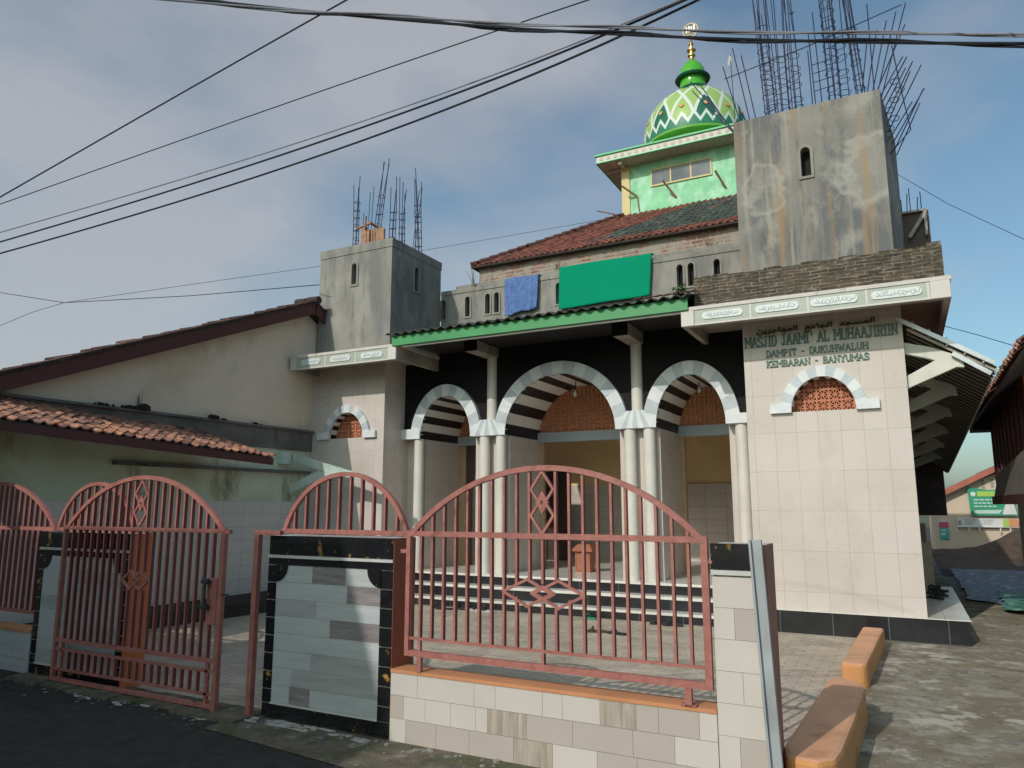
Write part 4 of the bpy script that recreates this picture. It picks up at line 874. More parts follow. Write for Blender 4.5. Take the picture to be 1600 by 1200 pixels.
def bracket(y, dz):
    b = MB()
    b.prism([(.13, y, 3.36 + dz), (.13, y, 3.50 + dz), (.40, y, 3.42 + dz), (.72, y, 3.27 + dz), (.74, y, 3.14 + dz), (.66, y, 3.15 + dz), (.40, y, 3.27 + dz)], (0, .09, 0))
    b.prism([(.13, y + .001, 2.93 + dz), (.13, y + .001, 3.08 + dz), (.48, y + .001, 3.27 + dz), (.66, y + .001, 3.15 + dz)], (0, .088, 0))
    return build(b, 'bracket', 'bracket_white', M, bevel=.006)
for k in range(6): bracket(10.0 + 1.5 * k, -.135 * k)
b = MB(); b.box(.13, .80, 18.9, 19.0, 1.31, 2.9); build(b, 'side_screen', 'side_wood', M)

# ================================================================== cloths on the parapet
def cloth(name, c4s, y, mats, label, cat, wav, drop, fine=True):
    """c4s: bl, br, tr, tl in (x,z)"""
    b = MB(); nx, nz = 46, 26; P = [[None] * (nx + 1) for _ in range(nz + 1)]
    for j in range(nz + 1):
        for i in range(nx + 1):
            u, v = i / nx, j / nz
            x = (c4s[0][0] * (1 - u) + c4s[1][0] * u) * (1 - v) + (c4s[3][0] * (1 - u) + c4s[2][0] * u) * v
            z = (c4s[0][1] * (1 - u) + c4s[1][1] * u) * (1 - v) + (c4s[3][1] * (1 - u) + c4s[2][1] * u) * v
            z += drop * sin(u * pi * 3.2) * (1 - v) * .5 + drop * .35 * sin(u * 9 + 1) * v
            yy = y - wav * ((1.1 + sin(u * 26 + 1.5 * v) * .6 + .4 * sin(u * 61 + 4 * sin(v * 9)) + .3 * sin(v * 14 + u * 7)) if fine else (1.2 + sin(u * 11 + v) * .8)) * (1.15 - v * .7) - .025
            P[j][i] = Vector((x, yy, z))
    for j in range(nz):
        for i in range(nx):
            b.face((P[j][i], P[j][i + 1], P[j + 1][i + 1], P[j + 1][i])); 
    for i in range(nx): b.face((P[nz][i], P[nz][i + 1], P[nz][i + 1] + Vector((0, .14, .012)), P[nz][i] + Vector((0, .14, .012))))
    o = build(b, name, mats, smooth=True, label=label, cat=cat)
    so_ = o.modifiers.new('thickness', 'SOLIDIFY'); so_.thickness = .012; so_.offset = 1
    return o
cloth('blanket', [(-6.16, 4.92), (-5.52, 5.0), (-5.49, 5.60), (-6.18, 5.62)], 11.47, 'blue_cloth', 'crumpled blue blanket hung over the grey parapet to dry', 'blanket', .016, -.03)
cloth('cloth', [(-5.10, 4.91), (-3.46, 4.95), (-3.41, 5.66), (-5.08, 5.67)], 11.47, 'green_cloth', 'large plain emerald green cloth hung over the grey parapet', 'cloth', .013, -.015, False)
b = MB()
for i in range(10):
    a = i / 9; b.prism([(-3.75 + .34 * a, 10.9, 4.60 + .05 * sin(a * pi)), (-3.72 + .34 * a, 10.9, 4.60 + .05 * sin((a + .1) * pi)), (-3.72 + .34 * a, 11.2, 4.66), (-3.75 + .34 * a, 11.2, 4.66)], (0, 0, .03 + .02 * (i % 3)))
build(b, 'rag', 'rubber_white', label='small white rag lying on the canopy roof below the green cloth', cat='rag')
# plants growing on the roof edge
def weed(name, x, y, z, h, n, mats, label, cat, spread=.5):
    b = MB()
    for k in range(n):
        a = random.uniform(0, 2 * pi); t = random.uniform(.2, 1) * spread; hh = h * random.uniform(.5, 1)
        p = Vector((x + random.uniform(-.05, .05), y, z)); q = p + Vector((cos(a) * t * hh, sin(a) * t * hh * .4, hh)); m_ = p.lerp(q, .55) + Vector((0, 0, hh * .08))
        b.tube([p, m_, q], [.006, .004, .002], 4)
        if 'leaf' in mats:
            for j in range(5):
                c = p.lerp(q, .3 + .15 * j); r = .03; d = Vector((random.uniform(-1, 1), random.uniform(-1, 1), random.uniform(-.3, 1))).normalized() * r
                e = d.cross(Vector((0, 0, 1))).normalized() * r * .5; b.face((c, c + d + e, c + d * 2, c + d - e))
    return build(b, name, mats, label=label, cat=cat)
random.seed(3)
weed('weed', -6.95, 11.6, 5.62, .42, 9, 'dry_twig', 'dry bare twigs growing on the parapet beside the left tower', 'weed', .8)
weed('weed', -5.2, 11.6, 5.72, .22, 8, 'dry_twig', 'withered tuft on the ledge left of the green cloth', 'weed', 1.2)
weed('weed', -2.42, 9.3, 4.22, .20, 16, 'leaf_green', 'small green leafy weed on the canopy beside the brick parapet', 'weed', .9)
weed('weed', -2.5, 11.65, 5.72, .22, 8, 'dry_twig', 'dry tuft on the ledge beside the rust stained tower', 'weed', 1.2)

# ================================================================== FENCE
def arcpts(x0, x1, zb, rise, n=28):
    """circular arc through (x0,zb),(x1,zb) rising by rise"""
    c = (x1 - x0) / 2; R_ = (c * c + rise * rise) / (2 * rise); zc = zb + rise - R_; a = math.asin(min(1, c / R_))
    if rise > c: a = pi - a
    return [((x0 + x1) / 2 + R_ * sin(-a + 2 * a * i / n), zc + R_ * cos(-a + 2 * a * i / n)) for i in range(n + 1)], (lambda x: zc + sqrt(max(0, R_ * R_ - (x - (x0 + x1) / 2) ** 2)))
def arc_bar(b, pts, y, w, d, inward=True):
    n = len(pts)
    A = []
    for i, (x, z) in enumerate(pts):
        p, q = pts[max(0, i - 1)], pts[min(n - 1, i + 1)]; t = Vector((q[0] - p[0], 0, q[1] - p[1])).normalized(); nn = Vector((t.z, 0, -t.x))
        A.append((Vector((x, y, z)), Vector((x, y, z)) + nn * w))
    for i in range(n - 1):
        (a, a2), (c, c2) = A[i], A[i + 1]; D = Vector((0, d, 0))
        b.face((a2, c2, c, a)); b.face((a + D, c + D, c2 + D, a2 + D)); b.face((a, c, c + D, a + D)); b.face((a2 + D, c2 + D, c2, a2))
def diamonds(b, cx, cz, hw, hh, y, w=.016, d=.02, vertical=True):
    def dia(x, z, a, h, yy):
        P = [Vector((x - a, yy, z)), Vector((x, yy, z + h)), Vector((x + a, yy, z)), Vector((x, yy, z - h))]
        for i in range(4):
            o_ = Vector((0, -.0007 * i, 0)); p, q = P[i] + o_, P[(i + 1) % 4] + o_; e = (q - p).normalized() * w * .45; b.bar(p - e, q + e, w, d, 0, up=(0, 1, 0))
    if vertical:
        dia(cx, cz + hh * .42, hw, hh * .58, y); dia(cx, cz - hh * .42, hw, hh * .58, y + .001); dia(cx, cz, hw * .45, hh * .30, y + .002)
    else:
        dia(cx - hw * .39, cz, hw * .61, hh, y); dia(cx + hw * .39, cz, hw * .61, hh, y + .001); dia(cx, cz, hw * .28, hh * .5, y + .002)
PINK = 'pink_paint'
mat('bar_side_red', (0.17, 0.038, 0.035), 0.55, 0.2, 9, 0.2, 60)  # second, darker red for the left and right faces of the bars
def bars(parent, xs, y, fz0, fz1, w=.016, d=.030, mats=(PINK, 'bar_side_red')):
    for x in xs:
        z0, z1 = fz0(x), fz1(x)
        if z1 - z0 < .03: continue
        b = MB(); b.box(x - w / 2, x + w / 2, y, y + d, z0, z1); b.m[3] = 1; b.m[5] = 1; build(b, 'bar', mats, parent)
# --- pier with black marble border and grey plank tiles
def marble_pier(x0, x1, y0, y1, z1, label, border, orn, seed, panel_mats, side='rust_pier'):
    random.seed(seed)
    g = thing('gate_pier', ((x0 + x1) / 2, (y0 + y1) / 2, 0), label, 'pier', 'tiled piers of the front fence')
    b = MB(); b.box(x0 + .003, x1 - .003, y0 + .012, y1, 0, z1 - .003); build(b, 'core', 'grout', g)
    b = MB(); b.box(x1 - .003, x1 + .002, y0 + .003, y1, .0, z1); b.box(x0, x1 - .003, y1, y1 + .004, 0, z1); build(b, 'painted_side', side, g)
    bw = border
    b = MB(); zt = z1 - .145
    xs = [x0 + .012, x0 + (x1 - x0) * .45, x1 - .075, x1 - .002]
    for i in range(3): b.box(xs[i] + .003, xs[i + 1] - .004, y0, y0 + .012, zt + .003, z1 - .002)
    zt2 = zt - .075; k = [x0 + .012, x0 + .30, x0 + .72, x1 - .10, x1 - .002]
    for i in range(4): b.box(k[i] + .002, k[i + 1] - .002, y0, y0 + .012, zt2 + .003, zt - .024)
    z = zt2; hh = .128
    while z > .10:
        za = max(z - hh, .10)
        b.box(x0 + .012, x0 + bw, y0, y0 + .012, za + .004, z - .004); b.box(x1 - bw - .01, x1 - .002, y0, y0 + .012, za + .004, z - .004); z -= hh
    k = [x0 + .012, x0 + .38, x0 + .80, x1 - .13, x1 - .002]
    for i in range(4): b.box(k[i] + .002, k[i + 1] - .002, y0, y0 + .012, .005, .097)
    build(b, 'marble_border', 'black_marble', g)
    b = MB(); b.box(x0 + .012, x1 - .002, y0 - .008, y0 + .012, zt - .021, zt - .001); b.box(x0 + bw, x1 - bw - .01, y0 - .004, y0 + .012, .098, .112); build(b, 'white_strip', 'grout', g)
    # plank tiles
    px0, px1, pz0, pz1 = x0 + bw + .004, x1 - bw - .014, .113, zt2; rows = 8; rh = (pz1 - pz0) / rows
    mb = {0: MB(), 1: MB(), 2: MB()}
    for r in range(rows):
        zz1 = pz1 - r * rh; zz0 = zz1 - rh; x = px0; cuts = panel_mats[r % len(panel_mats)]
        for fr, mi in cuts:
            xe = px0 + (px1 - px0) * fr; mb[mi].box(x + .0008, xe - .0008, y0 + .004, y0 + .013, zz0 + .0008, zz1 - .0008); x = xe
    for i, nm in enumerate(('plank_a', 'plank_b', 'plank_c')):
        if mb[i].v: build(mb[i], 'plank_tile', nm, g)
    if orn:
        for s_, cx in ((1, px0 - .002), (-1, px1 + .002)):
            b = MB(); r = .115; pts = [(cx, y0 - .006, pz1 + .001)] + [(cx + s_ * r * cos(t), y0 - .006, pz1 + .001 - r * 1.05 * sin(t)) for t in [pi / 2 * i / 12 for i in range(13)]]
            b.prism(pts, (0, .012, 0)); build(b, 'corner_ornament', 'black_marble', g)
    return g
PM = [[(.36, 0), (.68, 2), (1, 0)], [(.70, 0), (1, 2)], [(.41, 1), (1, 0)], [(.55, 0), (1, 2)], [(1, 0)], [(.38, 0), (1, 1)], [(.20, 0), (1, 1)], [(.18, 0), (.38, 2), (1, 0)]]
p1 = marble_pier(-4.36, -3.17, 4.25, 4.51, 1.315, 'grey tiled gate pier with black gold-veined marble border left of the long pink railing', .095, True, 1, PM)
PM2 = [[(1, 0)], [(.45, 0), (1, 1)], [(1, 0)], [(.35, 1), (1, 0)], [(1, 0)], [(.6, 0), (1, 1)], [(.3, 0), (1, 0)], [(1, 1)]]
p2 = marble_pier(-7.33, -6.0, 4.25, 4.47, 1.295, 'far tiled gate pier partly hidden behind the sliding gate leaf', .085, True, 2, PM2, 'orange_side')
# right hand pier: cream tiles with a black marble head
g = thing('gate_pier', (-.85, 4.37, 0), 'narrow cream tiled gate pier with black marble head at the right end of the railing', 'pier', 'tiled piers of the front fence')
b = MB(); b.box(-.975, -.702, 4.262, 4.50, 0, 1.33); build(b, 'core', 'grout', g)
b = MB(); b.box(-.985, -.705, 4.245, 4.262, 1.195, 1.335); build(b, 'marble_head', 'black_marble', g)
b = MB(); b.box(-.985, -.70, 4.235, 4.262, 1.165, 1.19); build(b, 'ledge', 'grout', g)
b = MB(); b2 = MB(); z = 1.155; k = 0
while z > .01:
    za = max(z - .166, .0)
    if k % 2 == 0: b.box(-.982, -.706, 4.25, 4.262, za + .001, z - .001)
    else:
        s_ = -.87 if k % 4 == 1 else -.84; b.box(-.982, s_ - .001, 4.25, 4.262, za + .001, z - .001); (b2 if k in (1, 5) else b).box(s_ + .001, -.706, 4.25, 4.262, za + .001, z - .001)
    z -= .166; k += 1
build(b, 'tile', 'fence_tile', g); build(b2, 'tile', 'fence_tile_b', g)
b = MB(); b.box(-.7018, -.69, 4.262, 4.53, .0, 1.33); build(b, 'painted_side', 'brown_pier', g)
# galvanised channel leaning on that pier
b = MB(); p, q = Vector((-.735, 4.215, 1.36)), Vector((-.675, 4.19, -.01))
for dx, w in ((-.028, .012), (0, .035), (.028, .012)): b.bar(p + Vector((dx, .012 if dx == 0 else 0, 0)), q + Vector((dx, .012 if dx == 0 else 0, 0)), .012 if dx else .045, .035 if dx else .006, 0, up=(0, 1, 0))
build(b, 'gate_channel', 'steel', label='galvanised steel gate channel standing against the narrow cream pier', cat='gate channel')
# --- low wall under the railing
random.seed(4)
lw = thing('boundary_wall', (-2.08, 4.33, 0), 'low cream tiled wall with orange cap carrying the long pink railing', 'wall')
b = MB(); b.box(-3.168, -.985, 4.262, 4.40, -.01, .43); build(b, 'core', 'grout', lw)
b = MB(); b.box(-3.168, -.986, 4.243, 4.41, .43, .452); build(b, 'cap', 'orange_paint', lw)
mbs = {'fence_tile': MB(), 'fence_tile_b': MB(), 'fence_tile_wood': MB()}
for z0, z1, cuts in ((.285, .429, (.10, .30, .37, .52, .58, .69, .79, .85, .955, 1)), (.14, .284, (.05, .13, .22, .305, .345, .47, .61, .78, .89, 1)), (-.01, .139, (.06, .17, .285, .43, .55, .68, .79, .92, 1))):
    x = -3.168
    for i, c in enumerate(cuts):
        xe = -3.168 + 2.182 * c; key = random.choices(('fence_tile', 'fence_tile_b', 'fence_tile_wood'), (5, 4, 1.5))[0]
        mbs[key].box(x + .001, xe - .001, 4.25, 4.262, z0 + .001, z1 - .0005); x = xe
for k, v in mbs.items():
    if v.v: build(v, 'tile', k, lw)
# left low wall
lw2 = thing('boundary_wall', (-8.3, 4.33, 0), 'low grey tiled wall in shade left of the far gate pier', 'wall')
b = MB(); b.box(-9.35, -7.335, 4.262, 4.42, -.01, .36); build(b, 'core', 'grout', lw2)
b = MB(); b.box(-9.35, -7.336, 4.243, 4.43, .36, .385); build(b, 'cap', 'orange_paint', lw2)
b = MB()
for r in range(3):
    x = -9.35 + .2 * r
    while x < -7.34: xe = min(x + random.choice((.25, .4, .5)), -7.336); b.box(x + .001, xe - .001, 4.25, 4.262, r * .12 + .001, r * .12 + .119); x = xe
build(b, 'tile', 'plank_a', lw2)
# --- long railing on the low wall
y = 4.235
gt = thing('iron_railing', (-2.02, y, .45), 'long pink iron railing with arched top and diamond motifs on the low cream wall', 'railing')
pts, fa_ = arcpts(-3.03, -1.01, 1.355, .44)
b = MB(); b.box(-3.05, -3.018, y - .005, y + .03, .55, 1.372); b.box(-1.037, -.998, y - .005, y + .03, .55, 1.372); b.box(-3.018, -1.037, y - .004, y + .03, 1.335, 1.370); b.box(-3.018, -1.037, y - .004, y + .03, .55, .587)
arc_bar(b, pts, y - .0065, .034, .0335); b.box(-3.018, -1.037, y + .001, y + .02, .655, .672); build(b, 'frame', PINK, gt)
X0 = -3.028; stp = (X0 * -1 - 1.018) / 22
xs = [X0 + stp * i for i in range(1, 22)]
def low0(x): return .672
mid = xs[10]
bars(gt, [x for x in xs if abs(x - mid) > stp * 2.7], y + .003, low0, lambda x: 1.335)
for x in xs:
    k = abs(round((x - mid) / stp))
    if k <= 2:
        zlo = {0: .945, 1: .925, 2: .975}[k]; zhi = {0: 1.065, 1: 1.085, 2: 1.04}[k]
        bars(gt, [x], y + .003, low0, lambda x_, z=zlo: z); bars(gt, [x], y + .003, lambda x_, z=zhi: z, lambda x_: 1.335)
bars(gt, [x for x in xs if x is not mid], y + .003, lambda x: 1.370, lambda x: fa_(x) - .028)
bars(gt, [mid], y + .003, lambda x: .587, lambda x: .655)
b = MB(); diamonds(b, mid, 1.562, .078, .195, y + .012); build(b, 'diamond_motif', PINK, gt)
b = MB(); diamonds(b, mid, 1.005, .275, .082, y + .012, vertical=False); build(b, 'diamond_motif', PINK, gt)
b = MB(); b.box(-2.95, -2.918, y, y + .03, .452, .549); b.box(-2.945, -2.925, y + .002, y + .026, .588, .654); b.box(-1.155, -1.118, y, y + .03, .455, .549); b.box(-1.18, -1.095, y - .0, y + .06, .4525, .460); build(b, 'foot', PINK, gt)
b = MB(); b.box(-.998, -.975, y, y + .02, 1.225, 1.24); b.box(-3.10, -3.05, y, y + .03, 1.22, 1.245); build(b, 'hinge', PINK, gt)
# --- arched railing over the marble pier
ar = thing('arched_railing', (-3.62, y, 1.33), 'small half-round pink railing standing over the black marble gate pier', 'railing', 'arched railings over the piers')
pts, f2 = arcpts(-4.20, -3.04, 1.355, .43)
b = MB(); arc_bar(b, pts, y - .0065, .032, .0335); b.box(-4.21, -3.05, y - .003, y + .03, 1.335, 1.368); build(b, 'frame', PINK, ar)
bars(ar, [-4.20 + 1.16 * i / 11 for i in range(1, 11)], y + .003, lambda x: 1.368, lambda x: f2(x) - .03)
ar2 = thing('arched_railing', (-6.6, 4.3, 1.3), 'small half-round pink railing over the far gate pier, crossed by the gate arch', 'railing', 'arched railings over the piers')
pts, f3 = arcpts(-7.15, -6.02, 1.325, .43); y3 = 4.29
b = MB(); arc_bar(b, pts, y3 - .0065, .032, .0335); b.box(-7.16, -6.0, y3 - .003, y3 + .03, 1.305, 1.336); build(b, 'frame', PINK, ar2)
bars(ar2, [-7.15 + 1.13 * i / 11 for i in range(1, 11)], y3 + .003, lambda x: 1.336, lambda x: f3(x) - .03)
# --- left railing
lr = thing('iron_railing', (-8.15, 4.28, .4), 'pink iron railing with arched top at the left edge on the low shaded wall', 'railing')
pts, f4 = arcpts(-9.2, -7.17, 1.325, .45)
b = MB(); arc_bar(b, pts, y3 - .0065, .034, .0335); b.box(-9.2, -7.17, y3 - .003, y3 + .03, 1.300, 1.336); b.box(-7.20, -7.17, y3 + .035, y3 + .06, .5, 1.32); b.box(-9.2, -7.34, y3 - .003, y3 + .03, .52, .55); build(b, 'frame', PINK, lr)
xs4 = [-9.2 + 2.03 * i / 22 for i in range(1, 22)]
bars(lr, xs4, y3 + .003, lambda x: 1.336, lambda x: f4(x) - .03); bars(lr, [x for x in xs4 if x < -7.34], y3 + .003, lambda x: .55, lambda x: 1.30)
# --- sliding gate leaf
yl = 4.16
lf = thing('metal_gate', (-5.77, yl, 0), 'pink sliding gate leaf with arched top, lock box and small diamonds, standing in shade', 'gate')
gx0, gx1 = -6.83, -4.735
pts, f5 = arcpts(gx0 + .03, gx1, 1.345, .45)
b = MB(); arc_bar(b, pts, yl - .0075, .034, .0335)
b.box(gx0, gx0 + .036, yl - .005, yl + .03, .02, 1.36); b.box(gx1 - .045, gx1, yl - .005, yl + .032, -.005, 1.36); b.box(gx0 + .036, gx1 - .045, yl - .004, yl + .03, 1.325, 1.356); b.box(gx1 - .0, gx1 + .045, yl - .004, yl + .03, 1.318, 1.352)
b.box(gx0 + .036, gx1 - .045, yl - .004, yl + .03, .345, .375); b.box(gx0 + .036, gx1 - .045, yl + .0, yl + .026, .272, .292); b.box(gx0 + .036, gx1 - .045, yl + .0, yl + .026, .105, .125); b.box(gx0 + .036, gx1 - .045, yl - .004, yl + .03, .015, .045)
b.box(gx1 - .135, gx1 - .105, yl, yl + .026, .045, .345); b.box(gx0 + .11, gx0 + .135, yl, yl + .026, .045, .345); build(b, 'frame', PINK, lf)
n = 22; stp = (gx1 - .045 - gx0 - .036) / n; xs5 = [gx0 + .036 + stp * i for i in range(1, n)]; mx_ = xs5[10]
near = [x for x in xs5 if abs(x - mx_) < stp * 1.6]
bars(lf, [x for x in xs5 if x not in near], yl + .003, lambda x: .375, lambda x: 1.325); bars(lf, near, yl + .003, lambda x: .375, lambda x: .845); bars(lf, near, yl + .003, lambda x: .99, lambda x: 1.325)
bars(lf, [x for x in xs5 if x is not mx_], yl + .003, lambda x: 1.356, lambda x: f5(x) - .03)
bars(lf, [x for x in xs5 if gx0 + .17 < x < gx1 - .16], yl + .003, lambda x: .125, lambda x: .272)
b = MB(); diamonds(b, mx_, 1.56, .078, .19, yl + .012); build(b, 'diamond_motif', PINK, lf)
b = MB(); diamonds(b, mx_, .917, .165, .075, yl + .008, vertical=False); build(b, 'diamond_motif', PINK, lf)
b = MB(); b.box(gx1 - .15, gx1 - .046, yl - .012, yl + .035, .63, .98); lb = build(b, 'lock_box', PINK, lf)
b = MB(); b.tube([(gx1 - .125, yl - .06, .76), (gx1 - .125, yl - .06, .965)], .012, 8); b.tube([(gx1 - .165, yl - .045, .96), (gx1 - .10, yl - .045, .955)], .022, 8); b.tube([(gx1 - .165, yl - .045, .77), (gx1 - .10, yl - .045, .765)], .022, 8); b.tube([(gx1, yl + .01, .86), (gx1 + .06, yl + .01, .86)], .007, 6)
build(b, 'bolt_handle', 'iron_black', lb, smooth=True)
for x in (-6.6, -4.98):
    b = MB(); b.lathe(0, 0, [(.045, -.012), (.05, 0), (.045, .012)], 16); v = [(x + p[0], yl + .012 + p[2], -.0 + p[1] * .8 + .01) for p in b.v]; b.v = v; build(b, 'wheel', 'iron_black', lf, smooth=True)
# --- fixed gate post at the marble pier
gp = thing('gate_post', (-4.43, 4.2, 0), 'dull pink square gate post with short top arm beside the black marble pier', 'gate post')
b = MB(); b.box(-4.452, -4.405, 4.19, 4.232, -.01, 1.352); build(b, 'post', PINK, gp)
b = MB(); b.box(-4.405, -4.19, 4.192, 4.23, 1.320, 1.352); build(b, 'arm', PINK, gp)

# ================================================================== painted kerbs
def kerb(name, P, z, label):
    """P = outline (x,y) of the block"""
    n = len(P); b = MB()
    b.face([(x, y, z) for x, y in P], 0)
    for i in range(n):
        (xa, ya), (xb, yb) = P[i], P[(i + 1) % n]; b.face([(xa, ya, -.02), (xb, yb, -.02), (xb, yb, z), (xa, ya, z)], 1)
    me = build(b, name, ['kerb_orange', 'kerb_yellow'], label=label, cat='kerb', group='orange painted kerb blocks beside the path', bevel=.028); return me
kerb('kerb_block', [(-.60, 7.25), (-.42, 7.25), (-.395, 7.30), (-.31, 9.45), (-.53, 9.45)], .195, 'straight orange painted kerb block meeting the black mosque plinth')
kerb('kerb_block', [(-.70, 4.55), (-.66, 4.36), (-.50, 4.34), (-.42, 4.44), (-.40, 4.62), (-.375, 5.3), (-.355, 6.15), (-.375, 6.32), (-.44, 6.42), (-.60, 6.48), (-.62, 6.40)], .235, 'chipped orange kerb block with rounded ends nearest the street')

# ================================================================== footwear and box
def sandal(x, y, rot, sole, strap, label, z=0.0, s=1.0, group=None):
    t_ = thing('sandal', (x, y, z), label, 'sandal', group); t_.rotation_euler = (0, 0, 0)
    b = MB(); pr = [(0, -.12, .030), (0, -.08, .040), (0, -.02, .034), (0, .04, .040), (0, .10, .044), (0, .135, .028)]; L_ = []; R_ = []
    for _, a, w in pr: L_.append((-w, a)); R_.append((w, a))
    O = [(px * cos(rot) - py * sin(rot), px * sin(rot) + py * cos(rot)) for px, py in L_ + R_[::-1]]
    b.prism([(x + px * s, y + py * s, z + .002) for px, py in O][::-1], (0, 0, .022 * s)); build(b, 'sole', sole, t_)
    b = MB(); pts = []
    for i in range(9):
        a = pi * i / 8; px, py, pz = -.045 * cos(a), .05, .018 + .045 * sin(a); pts.append((x + (px * cos(rot) - py * sin(rot)) * s, y + (px * sin(rot) + py * cos(rot)) * s, z + pz * s))
    b.tube(pts, .014 * s, 6); px, py = 0, .05
    b.tube([(x - .05 * sin(rot) * s, y + .05 * cos(rot) * s, z + .06 * s), (x - .11 * sin(rot) * s, y + .11 * cos(rot) * s, z + .02 * s)], .007 * s, 6); build(b, 'strap', strap, t_, smooth=True)
sandal(-3.93, 9.74, 1.2, 'rubber_green', 'rubber_green', 'lone green sandal lying in front of the bottom step')
sandal(-3.19, 8.78, 1.3, 'rubber_black', 'rubber_blue', 'dark blue sandal lying on the paving before the steps')
sandal(-3.46, 8.80, 1.9, 'rubber_brown', 'rubber_brown', 'small brown sandal left of the dark blue one')
sandal(-2.95, 9.75, 1.9, 'rubber_black', 'rubber_black', 'black sandal leaning at the right part of the bottom step')
sandal(-2.76, 9.70, 1.7, 'rubber_black', 'rubber_black', 'rightmost black sandal at the foot of the steps')
sandal(-6.36, 9.66, 1.2, 'rubber_black', 'rubber_brown', 'leftmost black sandal at the foot of the steps')
sandal(-6.20, 9.60, 1.8, 'rubber_black', 'rubber_black', 'black sandal touching the leftmost one at the steps')
sandal(-5.98, 9.70, 1.4, 'rubber_black', 'rubber_black', 'dull black sandal halfway between the leftmost and the white soled sandals')
sandal(-5.66, 9.68, 1.5, 'rubber_white', 'rubber_black', 'black strapped sandal with white sole, left of its twin')
sandal(-5.50, 9.68, 1.7, 'rubber_white', 'rubber_black', 'black strapped sandal with white sole, right of its twin')
cb = thing('donation_box', (-4.68, 11.37, .47), 'orange brown wooden donation box with little hipped lid inside the middle arch', 'box')
b = MB(); b.box(-4.80, -4.545, 11.30, 11.52, .47, .80); build(b, 'case', 'box_wood', cb)
b = MB()
for x0_ in (-4.785, -4.665):
    b.box(x0_, x0_ + .105, 11.292, 11.299, .50, .515); b.box(x0_, x0_ + .105, 11.292, 11.299, .755, .77); b.box(x0_, x0_ + .012, 11.292, 11.299, .516, .754); b.box(x0_ + .093, x0_ + .105, 11.292, 11.299, .516, .754)
build(b, 'panel_moulding', 'box_wood', cb)
b = MB(); ea = [(-4.87, 11.24, .80), (-4.475, 11.24, .80), (-4.475, 11.58, .80), (-4.87, 11.58, .80)]; tp = [(-4.77, 11.35, .91), (-4.57, 11.35, .91), (-4.57, 11.47, .91), (-4.77, 11.47, .91)]
for i in range(4): j = (i + 1) % 4; b.face([ea[i], ea[j], tp[j], tp[i]])
b.face(tp); b.face(ea[::-1]); build(b, 'lid', 'box_wood', cb)
random.seed(8)
for i in range(7):
    sandal(.27 + .05 * (i % 3), 11.9 + .22 * i, random.uniform(0, 3), 'rubber_black', 'rubber_black', 'one of the dark sandals lying on the terrace behind the right pier', z=.275 + .0 * i, group='sandals on the terrace')

# ================================================================== NEIGHBOUR HOUSE (left)
XW = -9.28
nh = thing('neighbour_house', (-11.5, 8.5, 0), 'beige gabled house with maroon bargeboard and clay tile lean-to left of the mosque', 'house')
ry, rz = 9.65, 5.08; sl_ = (rz - 3.02) / (ry - 4.7); fy = 1.2; fz = rz - sl_ * (ry - fy); by = 12.2; bz = rz - sl_ * 1.25 * (by - ry)
b = MB(); b.prism([(XW, fy, fz - .12), (XW, fy, 0), (XW, by, 0), (XW, by, bz - .1), (XW, ry, rz - .12)][::1], (-.15, 0, 0))
b.v = [v for v in b.v]
build(b, 'gable_wall', 'plaster_beige', nh)
b = MB(); b.box(XW, XW + .012, 4.45, 9.92, .0, 2.5); build(b, 'green_render', 'plaster_green', nh)
b = MB(); b.box(XW + .012, XW + .024, 4.45, 9.87, .0, 1.60); build(b, 'tile_dado', 'dado_white', nh)
b = MB(); b.box(XW, XW + .04, 4.45, 9.9, 2.47, 2.80); b.box(XW, XW + .09, 4.45, 9.9, 2.80, 2.835); b.box(XW, XW + .10, 6.2, 9.85, 2.07, 2.12); build(b, 'stained_ledge', 'wet_grey', nh)
b = MB(); b.box(-13, XW - .15, fy, fy + .15, 0, 1.6); build(b, 'front_wall', 'plaster_beige', nh)
b = MB()
def slope_sheet(y0_, z0_, y1_, z1_, x0_, x1_, th): b.prism([(x0_, y0_, z0_ - 3.4), (x0_, y1_, z1_ - 3.4), (x0_, y1_, z1_ + th - 3.4), (x0_, y0_, z0_ + th - 3.4)], (x1_ - x0_, 0, 3.4))
slope_sheet(fy, fz + .02, ry, rz + .02, -17, XW + .24, .05); slope_sheet(by, bz + .02, ry, rz + .02, -17, XW + .24, .05)
hr = build(b, 'roof', 'dark_tile_under', nh)
b = MB(); d_ = Vector((0, ry - fy, rz - fz)).normalized(); Ls = sqrt((ry - fy) ** 2 + (rz - fz) ** 2); random.seed(9)
tiles(b, (XW + .255, fy, fz + .028), (-1, 0, 0), d_, .2, .26, lambda u, s: s > 2.5, nu=2, nv=int(Ls / .26), jit=.013)
d2_ = Vector((0, -(by - ry), rz - bz)).normalized(); tiles(b, (XW + .28 - .4, by, bz + .03), (1, 0, 0), d2_, .2, .26, lambda u, s: True, nu=2, nv=int(2.7 / .26), jit=.013)
for k in range(2): b.tube([(XW + .30 - .28 * k, ry, rz + .07), (XW + .05 - .28 * k, ry, rz + .08)], .07, 10)
build(b, 'roof_tile', 'dark_roof_tile', hr)
b = MB()
for (ya, za, yb_, zb_) in ((fy, fz, ry + .02, rz + .0), (by, bz, ry - .0, rz - .0)):
    b.prism([(XW + .20, ya, za - .17), (XW + .20, yb_, zb_ - .17), (XW + .20, yb_, zb_ + .035), (XW + .20, ya, za + .035)], (.03, 0, 0))
build(b, 'bargeboard', 'maroon', nh)
